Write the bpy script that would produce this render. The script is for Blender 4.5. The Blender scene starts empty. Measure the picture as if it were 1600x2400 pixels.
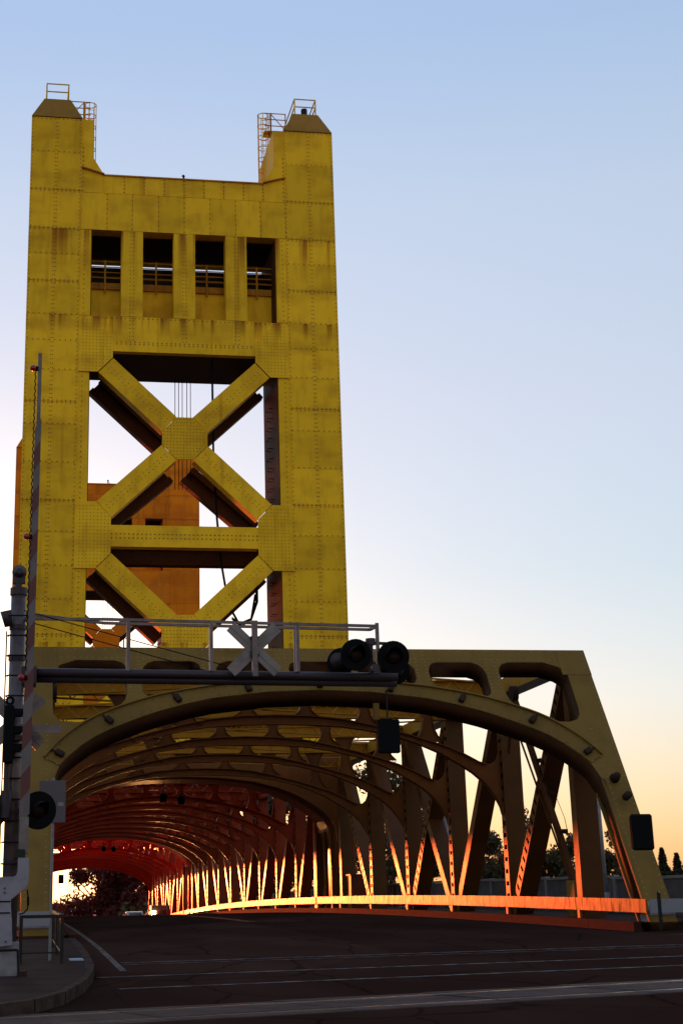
import bpy, bmesh, math, random
from mathutils import Matrix, Vector
random.seed(7)
sc = bpy.context.scene
COL = sc.collection
V = Vector

# ---------------------------------------------------------------- camera
cam = bpy.data.cameras.new('Camera'); co = bpy.data.objects.new('Camera', cam); COL.objects.link(co); sc.camera = co
PIT, YAW, ROL = .3022171, .1666513, -.02002
Fw = V((math.sin(YAW)*math.cos(PIT), math.cos(YAW)*math.cos(PIT), math.sin(PIT)))
Rt = V((math.cos(YAW), -math.sin(YAW), 0)); Up = Rt.cross(Fw)
R2 = Rt*math.cos(ROL)+Up*math.sin(ROL); U2 = Up*math.cos(ROL)-Rt*math.sin(ROL)
M = Matrix((R2, U2, -Fw)).transposed().to_4x4(); M.translation = (-9.174, 0, .62); co.matrix_world = M
cam.sensor_fit = 'VERTICAL'; cam.sensor_height = 36; cam.lens = 54.925
cam.shift_x = (800-642.02)/2400; cam.shift_y = -(1200-983.6)/2400
cam.clip_start = .1; cam.clip_end = 9000

# ---------------------------------------------------------------- sky, sun, exposure
AZ, EL = math.radians(-3.0), math.radians(1.2)
w = bpy.data.worlds.new('World'); sc.world = w; w.use_nodes = True
nt = w.node_tree; bg = nt.nodes['Background']
sky = nt.nodes.new('ShaderNodeTexSky'); sky.sky_type = 'NISHITA'; sky.sun_disc = False
sky.sun_elevation = EL; sky.sun_rotation = AZ; sky.air_density = 1; sky.dust_density = 2; sky.ozone_density = 4; sky.altitude = 0
nt.links.new(sky.outputs[0], bg.inputs[0]); bg.inputs[1].default_value = .1
# sky lift added to brighten the steel fronts: the same in every direction, only a function of height
bg2 = nt.nodes.new('ShaderNodeBackground'); bg2.inputs[1].default_value = .1
tc = nt.nodes.new('ShaderNodeTexCoord'); sx = nt.nodes.new('ShaderNodeSeparateXYZ'); rp = nt.nodes.new('ShaderNodeValToRGB')
nt.links.new(tc.outputs['Generated'], sx.inputs[0]); nt.links.new(sx.outputs['Z'], rp.inputs[0])
ramp = rp.color_ramp
stops = [(0, (1.6, 1.0, .42)), (.06, (1.5, 1.16, .74)), (.12, (1.45, 1.30, 1.0)), (.20, (1.2, 1.20, .92)), (.30, (1.25, 1.20, .97)), (.42, (1.14, 1.20, 1.08)), (.52, (.88, 1.06, 1.18)), (1, (.84, .98, 1.12))]
while len(ramp.elements) < len(stops): ramp.elements.new(.5)
for e, (p, c) in zip(ramp.elements, stops): e.position = p; e.color = (*c, 1)
nt.links.new(rp.outputs[0], bg2.inputs[0])
ad = nt.nodes.new('ShaderNodeAddShader'); nt.links.new(bg.outputs[0], ad.inputs[0]); nt.links.new(bg2.outputs[0], ad.inputs[1])
# aureole round the low sun
vd = nt.nodes.new('ShaderNodeVectorMath'); vd.operation = 'DOT_PRODUCT'; vd.inputs[1].default_value = (math.sin(AZ)*math.cos(EL), math.cos(AZ)*math.cos(EL), math.sin(EL))
nt.links.new(tc.outputs['Generated'], vd.inputs[0])
pw = nt.nodes.new('ShaderNodeMath'); pw.operation = 'POWER'; pw.inputs[1].default_value = 90; pw.use_clamp = True; nt.links.new(vd.outputs['Value'], pw.inputs[0])
ml = nt.nodes.new('ShaderNodeMath'); ml.operation = 'MULTIPLY'; ml.inputs[1].default_value = .55; nt.links.new(pw.outputs[0], ml.inputs[0])
bg3 = nt.nodes.new('ShaderNodeBackground'); bg3.inputs[0].default_value = (1, .72, .42, 1); nt.links.new(ml.outputs[0], bg3.inputs[1])
ad2 = nt.nodes.new('ShaderNodeAddShader'); nt.links.new(ad.outputs[0], ad2.inputs[0]); nt.links.new(bg3.outputs[0], ad2.inputs[1])
nt.links.new(ad2.outputs[0], nt.nodes['World Output'].inputs[0])
sl = bpy.data.lights.new('Sun', 'SUN'); sl.energy = .85; sl.angle = math.radians(.53); sl.color = (1, .12, .026)
so = bpy.data.objects.new('Sun', sl); COL.objects.link(so)
so.rotation_euler = V((math.sin(AZ)*math.cos(EL), math.cos(AZ)*math.cos(EL), math.sin(EL))).to_track_quat('Z', 'Y').to_euler()
vs = sc.view_settings; vs.view_transform = 'Standard'; vs.look = 'None'; vs.gamma = 1; vs.use_curve_mapping = False; vs.exposure = 2.0
sc.cycles.max_bounces = 8; sc.cycles.diffuse_bounces = 5; sc.cycles.glossy_bounces = 4

# ---------------------------------------------------------------- helpers
class MB:
    def __init__(s): s.v = []; s.f = []
    def add(s, vs, fs):
        o = len(s.v); s.v += [tuple(p) for p in vs]; s.f += [tuple(o+i for i in f) for f in fs]
    def box(s, x0, x1, y0, y1, z0, z1):
        s.add([(x0,y0,z0),(x1,y0,z0),(x1,y1,z0),(x0,y1,z0),(x0,y0,z1),(x1,y0,z1),(x1,y1,z1),(x0,y1,z1)],
              [(0,3,2,1),(4,5,6,7),(0,1,5,4),(1,2,6,5),(2,3,7,6),(3,0,4,7)])
        return s
    def obox(s, c, a, b, d):           # centre and three half-axis vectors
        c, a, b, d = V(c), V(a), V(b), V(d)
        s.add([c-a-b-d, c+a-b-d, c+a+b-d, c-a+b-d, c-a-b+d, c+a-b+d, c+a+b+d, c-a+b+d],
              [(0,3,2,1),(4,5,6,7),(0,1,5,4),(1,2,6,5),(2,3,7,6),(3,0,4,7)])
        return s
    def beam(s, p, q, wd, ht, side=(1,0,0)):   # bar from p to q: wd along side, ht along the third axis
        p, q, sd = V(p), V(q), V(side); ax = (q-p); L = ax.length; ax /= L
        n = ax.cross(sd).normalized(); sd = n.cross(ax).normalized()
        return s.obox((p+q)/2, sd*wd/2, n*ht/2, ax*L/2)
    def tube(s, p, q, r, n=8, r1=None, cap=True):
        p, q = V(p), V(q); r1 = r if r1 is None else r1
        ax = (q-p).normalized(); t = V((0,0,1)) if abs(ax.z) < .9 else V((1,0,0))
        a = ax.cross(t).normalized(); b = ax.cross(a)
        vs = [p+(a*math.cos(2*math.pi*i/n)+b*math.sin(2*math.pi*i/n))*r for i in range(n)]
        vs += [q+(a*math.cos(2*math.pi*i/n)+b*math.sin(2*math.pi*i/n))*r1 for i in range(n)]
        fs = [(i, (i+1) % n, n+(i+1) % n, n+i) for i in range(n)]
        if cap: fs += [tuple(range(n))[::-1], tuple(range(n, 2*n))]
        s.add(vs, fs); return s
    def pipe(s, pts, r, n=6):
        for a, b in zip(pts, pts[1:]): s.tube(a, b, r, n)
        return s
    def prism(s, pts, o, a, b, n, t0, t1):     # 2-D outline in (a,b) at o, extruded along n from t0 to t1
        o, a, b, n = V(o), V(a), V(b), V(n); m = len(pts)
        vs = [o+a*x+b*y+n*t0 for x, y in pts]+[o+a*x+b*y+n*t1 for x, y in pts]
        s.add(vs, [tuple(range(m)), tuple(range(2*m-1, m-1, -1))]+[(i, m+i, m+(i+1) % m, (i+1) % m) for i in range(m)])
        return s
    def strip(s, lo, hi, o, a, b, n, t0, t1):  # solid between two polylines of equal length
        o, a, b, n = V(o), V(a), V(b), V(n)
        P = lambda q, t: o+a*q[0]+b*q[1]+n*t
        for i in range(len(lo)-1):
            s.add([P(lo[i],t0),P(lo[i+1],t0),P(hi[i+1],t0),P(hi[i],t0),P(lo[i],t1),P(lo[i+1],t1),P(hi[i+1],t1),P(hi[i],t1)],
                  [(0,1,2,3),(7,6,5,4),(0,4,5,1),(2,6,7,3)]+([(0,3,7,4)] if i == 0 else [])+([(1,5,6,2)] if i == len(lo)-2 else []))
        return s
    def ring(s, c, r, rt, ax, n=14, m=5):      # torus-like hoop
        c, ax = V(c), V(ax).normalized(); t = V((0,0,1)) if abs(ax.z) < .9 else V((1,0,0))
        a = ax.cross(t).normalized(); b = ax.cross(a)
        s.pipe([c+(a*math.cos(2*math.pi*i/n)+b*math.sin(2*math.pi*i/n))*r for i in range(n+1)], rt, m); return s
    def rivet(s, c, nrm, r, k=6):
        c, nrm = V(c), V(nrm); t = V((0,0,1)) if abs(nrm.z) < .9 else V((1,0,0))
        a = nrm.cross(t).normalized(); b = nrm.cross(a)
        s.add([c+(a*math.cos(2*math.pi*i/k)+b*math.sin(2*math.pi*i/k))*r for i in range(k)]+[c+nrm*r*.75],
              [(i, (i+1) % k, k) for i in range(k)])
    def mesh(s, name, mat):
        me = bpy.data.meshes.new(name); me.from_pydata(s.v, [], s.f); me.materials.append(mat)
        return me
    def build(s, name, mat, parent=None, smooth=False, bevel=0):
        me = s.mesh(name, mat)
        bm = bmesh.new(); bm.from_mesh(me)
        bmesh.ops.recalc_face_normals(bm, faces=bm.faces)
        if bevel: bmesh.ops.bevel(bm, geom=bm.edges[:], offset=bevel, segments=1, affect='EDGES', clamp_overlap=True)
        bm.to_mesh(me); bm.free()
        if smooth:
            for p in me.polygons: p.use_smooth = True
        return link(name, me, parent)

def link(name, data, parent=None):
    o = bpy.data.objects.new(name, data); COL.objects.link(o)
    if parent is not None:
        o.parent = parent
        if parent.type == 'EMPTY': o.matrix_parent_inverse = Matrix.Translation(-parent.location)
    return o
def tag(o, label=None, cat=None, group=None, kind=None):
    for k, x in (('label', label), ('category', cat), ('group', group), ('kind', kind)):
        if x: o[k] = x
    return o
def thing(name, loc, label, cat, group=None):
    o = bpy.data.objects.new(name, None); COL.objects.link(o); o.location = loc; o.empty_display_size = .3
    return tag(o, label, cat, group)
def copy_tree(o, parent=None):
    c = o.copy(); COL.objects.link(c)
    if parent is not None: c.parent = parent; c.matrix_parent_inverse = o.matrix_parent_inverse.copy()
    for ch in o.children: copy_tree(ch, c)
    return c
def plate(name, loops, o, a, b, n, t0, t1, mat, parent=None):
    # flat plate with holes: filled 2-D curve turned into a mesh
    cu = bpy.data.curves.new(name, 'CURVE'); cu.dimensions = '2D'; cu.fill_mode = 'BOTH'; cu.extrude = abs(t1-t0)/2
    for lp in loops:
        sp = cu.splines.new('POLY'); sp.points.add(len(lp)-1); sp.use_cyclic_u = True
        for p, q in zip(sp.points, lp): p.co = (q[0], q[1], 0, 1)
    ob = bpy.data.objects.new(name, cu)
    COL.objects.link(ob); bpy.context.view_layer.update()
    dg = bpy.context.evaluated_depsgraph_get()
    me = bpy.data.meshes.new_from_object(ob.evaluated_get(dg))
    bpy.data.objects.remove(ob); bpy.data.curves.remove(cu)
    a, b, n = V(a), V(b), V(n); oo = V(o)+n*(t0+t1)/2
    T = Matrix((a, b, n)).transposed().to_4x4(); T.translation = oo; me.transform(T)
    bm = bmesh.new(); bm.from_mesh(me); bmesh.ops.remove_doubles(bm, verts=bm.verts, dist=.0005)
    bmesh.ops.recalc_face_normals(bm, faces=bm.faces); bm.to_mesh(me); bm.free()
    me.materials.clear(); me.materials.append(mat); me.name = name
    return link(name, me, parent)
def interp(tab, x):
    for (x0, y0), (x1, y1) in zip(tab, tab[1:]):
        if x <= x1: return y0+(y1-y0)*(x-x0)/(x1-x0) if x1 > x0 else y1
    return tab[-1][1]

# ---------------------------------------------------------------- materials
def mat(name, col, rough=.6, metal=0, col2=None, scale=3, stretch=(1,1,1), lo=.4, hi=.65, bump=0, bscale=30, spec=.5, emit=None, es=0):
    m = bpy.data.materials.new(name); m.use_nodes = True; t = m.node_tree; b = t.nodes['Principled BSDF']
    b.inputs['Roughness'].default_value = rough; b.inputs['Metallic'].default_value = metal; b.inputs['Specular IOR Level'].default_value = spec
    b.inputs['Base Color'].default_value = (*col, 1)
    if emit: b.inputs['Emission Color'].default_value = (*emit, 1); b.inputs['Emission Strength'].default_value = es
    if col2 is not None or bump:
        g = t.nodes.new('ShaderNodeNewGeometry')
        if col2 is not None:
            mp = t.nodes.new('ShaderNodeMapping'); mp.inputs['Scale'].default_value = stretch
            nz = t.nodes.new('ShaderNodeTexNoise'); nz.inputs['Scale'].default_value = scale; nz.inputs['Detail'].default_value = 5
            cr = t.nodes.new('ShaderNodeValToRGB'); cr.color_ramp.elements[0].position = lo; cr.color_ramp.elements[1].position = hi
            cr.color_ramp.elements[0].color = (*col, 1); cr.color_ramp.elements[1].color = (*col2, 1)
            t.links.new(g.outputs['Position'], mp.inputs[0]); t.links.new(mp.outputs[0], nz.inputs['Vector'])
            t.links.new(nz.outputs['Fac'], cr.inputs[0]); t.links.new(cr.outputs[0], b.inputs['Base Color'])
        if bump:
            n2 = t.nodes.new('ShaderNodeTexNoise'); n2.inputs['Scale'].default_value = bscale; n2.inputs['Detail'].default_value = 4
            bp = t.nodes.new('ShaderNodeBump'); bp.inputs['Strength'].default_value = bump; bp.inputs['Distance'].default_value = .02
            t.links.new(g.outputs['Position'], n2.inputs['Vector']); t.links.new(n2.outputs['Fac'], bp.inputs['Height'])
            t.links.new(bp.outputs[0], b.inputs['Normal'])
    return m
def paint(name, col, grime, rust, rough=.45, streak=.62, seams=(), spec=.06, sf=2.2, sa=.55):
    # weathered bridge paint: blotchy grime, thin vertical rust runs, heavier runs just under given seam heights
    m = bpy.data.materials.new(name); m.use_nodes = True; t = m.node_tree; b = t.nodes['Principled BSDF']; N = t.nodes.new; L = t.links.new
    g = N('ShaderNodeNewGeometry')
    def noise(stretch, scale, detail=5):
        mp = N('ShaderNodeMapping'); mp.inputs['Scale'].default_value = stretch
        nz = N('ShaderNodeTexNoise'); nz.inputs['Scale'].default_value = scale; nz.inputs['Detail'].default_value = detail
        L(g.outputs['Position'], mp.inputs[0]); L(mp.outputs[0], nz.inputs['Vector']); return nz.outputs['Fac']
    def ramp(f, a, c):
        r = N('ShaderNodeMapRange'); r.inputs['From Min'].default_value = a; r.inputs['From Max'].default_value = c; L(f, r.inputs['Value']); return r.outputs[0]
    def math_(op, x, y):
        n = N('ShaderNodeMath'); n.operation = op; n.use_clamp = True
        for i, q in enumerate((x, y)):
            if isinstance(q, (int, float)): n.inputs[i].default_value = q
            else: L(q, n.inputs[i])
        return n.outputs[0]
    def mix(f, c1, c2):
        n = N('ShaderNodeMix'); n.data_type = 'RGBA'; L(f, n.inputs['Factor'])
        for s_, c in (('A', c1), ('B', c2)):
            i = [k for k in n.inputs if k.name == s_ and k.type == 'RGBA'][0]
            if isinstance(c, tuple): i.default_value = (*c, 1)
            else: L(c, i)
        return [k for k in n.outputs if k.type == 'RGBA'][0]
    big = math_('MULTIPLY', ramp(noise((.5,.5,1.1), .7), .48, .70), .6)
    c = mix(big, col, grime)
    touch = math_('MULTIPLY', ramp(noise((.6,.6,.45), .55, 2), .60, .63), .30)
    c = mix(touch, c, tuple(min(1, k*1.12) for k in col))
    fine = math_('MULTIPLY', ramp(noise((1,1,.35), 2.3), .48, .8), .5)
    c = mix(fine, c, grime)
    st = ramp(noise((sf,sf,sf*.045), 1.0), streak, streak+.2)
    c = mix(math_('MULTIPLY', st, sa), c, rust)
    if seams:
        sp = N('ShaderNodeSeparateXYZ'); L(g.outputs['Position'], sp.inputs[0]); tot = None
        for z, ln in seams:
            q = N('ShaderNodeMapRange'); q.inputs['From Min'].default_value = z-ln; q.inputs['From Max'].default_value = z
            L(sp.outputs['Z'], q.inputs['Value'])
            up = N('ShaderNodeMath'); up.operation = 'LESS_THAN'; up.inputs[1].default_value = z; L(sp.outputs['Z'], up.inputs[0])
            q = math_('MULTIPLY', q.outputs[0], up.outputs[0])
            tot = q if tot is None else math_('MAXIMUM', tot, q)
        runs = ramp(noise((2.1,2.1,.03), 1.0, 4), .47, .60)
        c = mix(math_('MULTIPLY', math_('MULTIPLY', runs, tot), .9), c, rust)
    oi = N('ShaderNodeObjectInfo'); mr = N('ShaderNodeMapRange'); mr.inputs['To Min'].default_value = .84; mr.inputs['To Max'].default_value = 1.08; L(oi.outputs['Random'], mr.inputs['Value'])
    hs_ = N('ShaderNodeHueSaturation'); L(mr.outputs[0], hs_.inputs['Value']); L(c, hs_.inputs['Color']); c = hs_.outputs[0]
    L(c, b.inputs['Base Color']); b.inputs['Roughness'].default_value = rough; b.inputs['Specular IOR Level'].default_value = spec
    if sa > .6:
        rr_ = N('ShaderNodeMapRange'); rr_.inputs['From Min'].default_value = .35; rr_.inputs['From Max'].default_value = .65; rr_.inputs['To Min'].default_value = .18; rr_.inputs['To Max'].default_value = .46
        L(noise((5, 5, 1.4), 1.0, 6), rr_.inputs['Value']); L(rr_.outputs[0], b.inputs['Roughness'])
    bp = N('ShaderNodeBump'); bp.inputs['Strength'].default_value = .12; bp.inputs['Distance'].default_value = .05
    L(noise((1,1,1), 1.6, 3), bp.inputs['Height']); L(bp.outputs[0], b.inputs['Normal'])
    return m
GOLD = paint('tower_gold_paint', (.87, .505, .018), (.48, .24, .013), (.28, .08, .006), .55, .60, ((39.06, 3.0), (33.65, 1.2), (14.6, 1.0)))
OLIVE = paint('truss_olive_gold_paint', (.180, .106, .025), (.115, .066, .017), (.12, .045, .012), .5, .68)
SPAN = paint('span_weathered_gold_red_glow', (.160, .050, .011), (.095, .029, .008), (.07, .020, .005), .30, .66, (), .08)  # weathered gold, with the red glow under the arches put into the colour
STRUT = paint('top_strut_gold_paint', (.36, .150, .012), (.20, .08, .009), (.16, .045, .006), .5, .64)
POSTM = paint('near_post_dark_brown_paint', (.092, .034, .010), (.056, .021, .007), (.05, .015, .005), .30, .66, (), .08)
LIFTGLOW = paint('lift_span_red_glow', (.235, .032, .010), (.13, .018, .008), (.09, .012, .006), .30, .66, (), .08)  # red sunset glow inside the lift span, put into its colour
GLOWSPAN = paint('far_span_red_glow', (.50, .026, .009), (.32, .016, .007), (.14, .012, .006), .30, .66, (), .08)  # stronger red glow and flare of the far end, carried by the colour
FARGLOW = paint('far_tower_orange_glow', (.74, .20, .006), (.46, .10, .006), (.26, .045, .004), .5, .6)  # same gold steel as the near tower, warm light mixed into its colour
PBODY = paint('portal_box_shade_brown', (.062, .026, .011), (.036, .015, .008), (.05, .016, .006), .5)  # shade of the soffit and hole linings put into the body colour
RIV = mat('rusty_rivet', (.22, .10, .011), .7)
RIVO = mat('olive_rivet', (.235, .142, .036), .4)
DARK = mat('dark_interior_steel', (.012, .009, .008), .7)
BROWN = paint('brace_brown_paint_web_shade', (.085, .032, .012), (.05, .02, .008), (.06, .018, .006), .6, .62, (), .02)
RAILM = paint('guard_rail_gold_paint', (.46, .13, .012), (.30, .07, .010), (.17, .03, .006), .23, .50, (), .10, 4.5, .85)
CHORD = paint('top_chord_gold_paint', (.34, .17, .02), (.2, .09, .012), (.14, .045, .006), .5)
GALV = mat('galvanised_steel', (.13, .100, .104), .42, .5, (.085, .066, .070), 5)
GREYP = mat('grey_painted_steel', (.20, .19, .22), .5, .2, (.14, .13, .15), 6)
BLK = mat('matte_black', (.005, .005, .006), .8, spec=.08)
BLKG = mat('black_gloss_housing', (.008, .008, .010), .4, spec=.2)
PURP = mat('dark_purple_grey_pipe', (.045, .033, .042), .45, .2, spec=.25)
WHT = mat('worn_white_paint', (.24, .215, .255), .6, 0, (.17, .15, .18), 4)
RED = mat('red_reflective_stripe', (.085, .008, .010), .5)
REDL = mat('red_lamp_lens', (.30, .012, .010), .2)
LENS = mat('dark_lens', (.010, .002, .002), .45, spec=.15)
ASPH = mat('worn_asphalt', (.036, .0175, .0135), .75, 0, (.052, .027, .021), .35, (1,.35,1), .42, .7, .35, 55, .0)
def weather(m):
    t = m.node_tree; N = t.nodes.new; L = t.links.new; b = t.nodes['Principled BSDF']; src = b.inputs['Base Color'].links[0].from_socket
    g = N('ShaderNodeNewGeometry')
    def vor(sc_, feat, st):
        mp = N('ShaderNodeMapping'); mp.inputs['Scale'].default_value = st; nz = N('ShaderNodeTexNoise'); nz.inputs['Scale'].default_value = .9
        ad_ = N('ShaderNodeMixRGB'); ad_.inputs[0].default_value = .25; L(g.outputs['Position'], nz.inputs['Vector']); L(g.outputs['Position'], ad_.inputs[1]); L(nz.outputs['Color'], ad_.inputs[2])
        v = N('ShaderNodeTexVoronoi'); v.feature = feat; v.inputs['Scale'].default_value = sc_; L(ad_.outputs[0], mp.inputs[0]); L(mp.outputs[0], v.inputs['Vector']); return v
    cr = vor(.45, 'DISTANCE_TO_EDGE', (1,.6,1)); r = N('ShaderNodeMapRange'); r.inputs['From Min'].default_value = .004; r.inputs['From Max'].default_value = .016; r.inputs['To Min'].default_value = .6; L(cr.outputs['Distance'], r.inputs['Value'])
    pt = vor(.13, 'F1', (1,.5,1)); sp = N('ShaderNodeSeparateColor'); L(pt.outputs['Color'], sp.inputs[0]); r2 = N('ShaderNodeMapRange'); r2.inputs['To Min'].default_value = .72; r2.inputs['To Max'].default_value = 1.15; L(sp.outputs[0], r2.inputs['Value'])
    mu = N('ShaderNodeMath'); mu.operation = 'MULTIPLY'; L(r.outputs[0], mu.inputs[0]); L(r2.outputs[0], mu.inputs[1])
    h = N('ShaderNodeHueSaturation'); L(src, h.inputs['Color']); L(mu.outputs[0], h.inputs['Value']); L(h.outputs[0], b.inputs['Base Color'])
weather(ASPH)
GROUNDM = mat('ground_asphalt', (.030, .016, .013), .75, 0, (.040, .023, .019), .3, (1,.5,1), .42, .7, .35, 45, .0)
weather(GROUNDM)
CONC = mat('pavement_concrete', (.044, .027, .023), .9, 0, (.027, .017, .015), 1.2, (1,1,1), .4, .7, .25, 40, .02)
KERB = mat('kerb_concrete', (.055, .014, .012), .8, 0, (.030, .010, .009), 2.0, (1,.6,2), .4, .7, .3, 25, .05)
PANEL = mat('crossing_panel_concrete', (.070, .043, .040), .75, 0, (.040, .025, .023), 1.5, (1,1,1), .4, .7, .2, 40, .06)
STEELR = mat('polished_rail_steel', (.45, .42, .42), .22, 1)
LINE = mat('worn_road_paint', (.17, .145, .142), .7, 0, (.034, .022, .020), 2.6, (1.6,3,1), .38, .56, spec=.1)
PARA = mat('parapet_grey_panel', (.085, .085, .10), .6, 0, (.06, .06, .07), 2)
PARAC = mat('parapet_cap_grey', (.20, .20, .22), .55)
BARK = mat('tree_bark', (.035, .024, .016), .9)
WATER = mat('river_water', (.02, .03, .03), .12)
GRASS = mat('far_bank_ground', (.05, .045, .025), .9, 0, (.035, .04, .02), .1)
def leafmat(name, c1, c2):
    m = mat(name, c1, .6, 0, c2, 1.1, (1,1,1), .35, .65)
    t = m.node_tree; b = t.nodes['Principled BSDF']; tr = t.nodes.new('ShaderNodeBsdfTranslucent'); tr.inputs[0].default_value = (c2[0]*2.2, c2[1]*1.6, c2[2], 1)
    mx = t.nodes.new('ShaderNodeMixShader'); mx.inputs[0].default_value = .3
    t.links.new(b.outputs[0], mx.inputs[1]); t.links.new(tr.outputs[0], mx.inputs[2]); t.links.new(mx.outputs[0], t.nodes['Material Output'].inputs[0])
    return m
LEAF = leafmat('broadleaf_foliage', (.030, .032, .012), (.060, .050, .016))
LEAFFLARE = leafmat('flare_red_foliage', (.060, .008, .006), (.13, .014, .006))  # red lens flare over the far trees, put into the leaf colour
LEAF2 = leafmat('conifer_foliage', (.020, .026, .014), (.040, .036, .014))

# ---------------------------------------------------------------- ground, road, river
def road(y):
    if y <= 19: return -.67
    if y < 42.45:
        t = (y-19)/23.45; z0, z1 = -.67, road(42.45); m1 = .01767*23.45
        return (2*t**3-3*t*t+1)*z0+(-2*t**3+3*t*t)*z1+(t**3-t*t)*m1
    if y <= 205: return .29-1.62e-4*(y-97)**2
    t = min(1, (y-205)/90); z0 = .29-1.62e-4*108**2; m = -.035*90
    return z0+m*(t-t*t+t**3/3)
def sheet(name, xs, ys, dz, mt, kind='structure', parent=None):
    b = MB()
    for y in ys:
        for x in xs: b.v.append((x, y, road(y)+dz))
    n = len(xs)
    b.f = [(j*n+i, j*n+i+1, (j+1)*n+i+1, (j+1)*n+i) for j in range(len(ys)-1) for i in range(n-1)]
    o = b.build(name, mt, parent, True)
    if kind: o['kind'] = kind
    return o
YS = [-60, -20, 0, 10, 15]+list(range(18, 46, 2))+list(range(48, 300, 6))+[320, 400, 600]
rd = sheet('road', [-7.5, -3.7, 0, 3.7, 7.5], YS, 0, ASPH)
g = MB()
for y in [-300, -60, 0, 12]+list(range(18, 42, 2))+[42]:
    for x in (-500, -40, 40, 500): g.v.append((x, y, road(y)-.006))
n = len(g.v)//4; g.f = [(j*4+i, j*4+i+1, j*4+i+5, j*4+i+4) for j in range(n-1) for i in range(3)]
o_ = len(g.v); g.add([(-500,42,road(42)-.006),(500,42,road(42)-.006),(500,42,-9),(-500,42,-9)], [(0,1,2,3)])
tag(g.build('ground', GROUNDM), kind='structure')
tag(MB().box(-2500, 2500, 212, 6000, -12, -2.75).build('far_bank', GRASS), kind='structure')
tag(MB().box(-1500, 1500, 40, 214, -8.6, -8.5).build('river', WATER), kind='structure')

def lane(name, pts, wd, dz=.005):
    b = MB(); n = len(pts)
    for i, (x, y) in enumerate(pts):
        a = V(pts[min(i+1, n-1)])-V(pts[max(i-1, 0)]); a = V((-a.y, a.x)).normalized()*wd/2
        for s in (1, -1): b.v.append((x+a.x*s, y+a.y*s, road(y+a.y*s)+dz))
    b.f = [(2*i, 2*i+1, 2*i+3, 2*i+2) for i in range(n-1)]
    return b.build(name, LINE, rd)
lane('edge_line', [(-7.02+.002*(y-30), y) for y in range(31, 200, 4)], .13)
lane('centre_line', [(-.1, y) for y in range(62, 190, 6)], .11); lane('centre_line', [(.12, y) for y in range(62, 190, 6)], .11)
for p, q, wd in (((-6.9, 33.5), (7.2, 35.2), .16), ((-6.9, 32.9), (7.2, 34.5), .10), ((-7.6, 29.4), (7.2, 31.6), .17), ((-7.4, 26.5), (7.2, 29.3), .17)):
    lane('crosswalk_line', [(p[0]+(q[0]-p[0])*t/20, p[1]+(q[1]-p[1])*t/20) for t in range(21)], wd)

# railway crossing set in the road (runs about twenty degrees off square)
ta = math.atan2(25.28-21.81, 1.48+9.24); tx = V((math.cos(ta), math.sin(ta), 0)); ty = V((-math.sin(ta), math.cos(ta), 0))
xr = thing('railway_crossing', (-4, 22, -.67), None, None); tag(xr, kind='structure')
T0 = V((-4.0, 22.15, 0))
for row, (a, c) in enumerate(((-1.18, -.80), (-.66, .66), (.80, 1.18))):
    for k in range(-6, 9):
        c0 = T0+tx*(k*2.45)+ty*((a+c)/2); zz = road(c0.y)
        o = MB().obox((c0.x, c0.y, zz-.03+random.uniform(0, .006)), tx*1.215, ty*((c-a)/2), V((0,0,.045))).build('panel', PANEL, xr, bevel=.008)
for s in (-.725, .725):
    b = MB()
    for k in range(-16, 24):
        c0 = T0+tx*k+ty*s; c1 = c0+tx
        b.beam((c0.x, c0.y, road(c0.y)+.006), (c1.x, c1.y, road(c1.y)+.006), .07, .03, ty)
    b.build('rail', STEELR, xr)

# pavements
def pave(name, outline, dz, mt):
    b = MB(); m = len(outline)
    top = [(x, y, road(y)+dz) for x, y in outline]; bot = [(x, y, road(y)-.3) for x, y in outline]
    b.add(top+bot, [tuple(range(m))]+[(i, m+i, m+(i+1) % m, (i+1) % m) for i in range(m)])
    return b
pv = [(-7.5,42.4),(-7.5,38),(-7.53,34),(-7.6,30.5),(-7.72,28.5),(-7.95,26.2),(-8.35,23.7),(-8.8,22.2),(-9.6,20.9),(-11,19.8),(-14,18.8),(-22,18),(-22,42.4),(-14,42.4)]
pm = tag(pave('pavement', pv, .16, CONC).build('pavement', CONC), kind='structure')
KERB2 = mat('grey_kerb_stone', (.060, .038, .033), .85, 0, (.028, .018, .016), 3.0, (1,1,1.5), .4, .65, .4, 30, .03)
def off(i):
    a = V(pv[min(i+1, 10)])-V(pv[max(i-1, 0)]); return V((-a.y, a.x)).normalized()
for i in range(10):
    p, q = V(pv[i]), V(pv[i+1]); a, c = -off(i), -off(i+1)
    if a.x > 0: a, c = -a, -c
    p, q = p+(q-p)*.012, q-(q-p)*.012
    kb = MB(); kb.add([(p.x-a.x*.012, p.y-a.y*.012, road(p.y)-.1), (q.x-c.x*.012, q.y-c.y*.012, road(q.y)-.1), (q.x-c.x*.012, q.y-c.y*.012, road(q.y)+.166), (p.x-a.x*.012, p.y-a.y*.012, road(p.y)+.166),
            (p.x+a.x*.15, p.y+a.y*.15, road(p.y)+.166), (q.x+c.x*.15, q.y+c.y*.15, road(q.y)+.166)], [(0,1,2,3),(3,2,5,4)])
    kb.build('kerb_stone', KERB2, pm)
for (x0, x1, y0) in ((-9.35, -8.75, 26.6), ):
    MB().box(x0+.6, x1+.55, y0, y0+.45, road(y0)+.15, road(y0)+.166).build('drain_cover', BLK, pm)
MB().box(-7.98, -7.72, 31.8, 32.9, road(32)+.13, road(32.4)+.170).build('painted_marker', mat('blue_white_marker', (.30,.36,.46), .6), pm)
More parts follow.
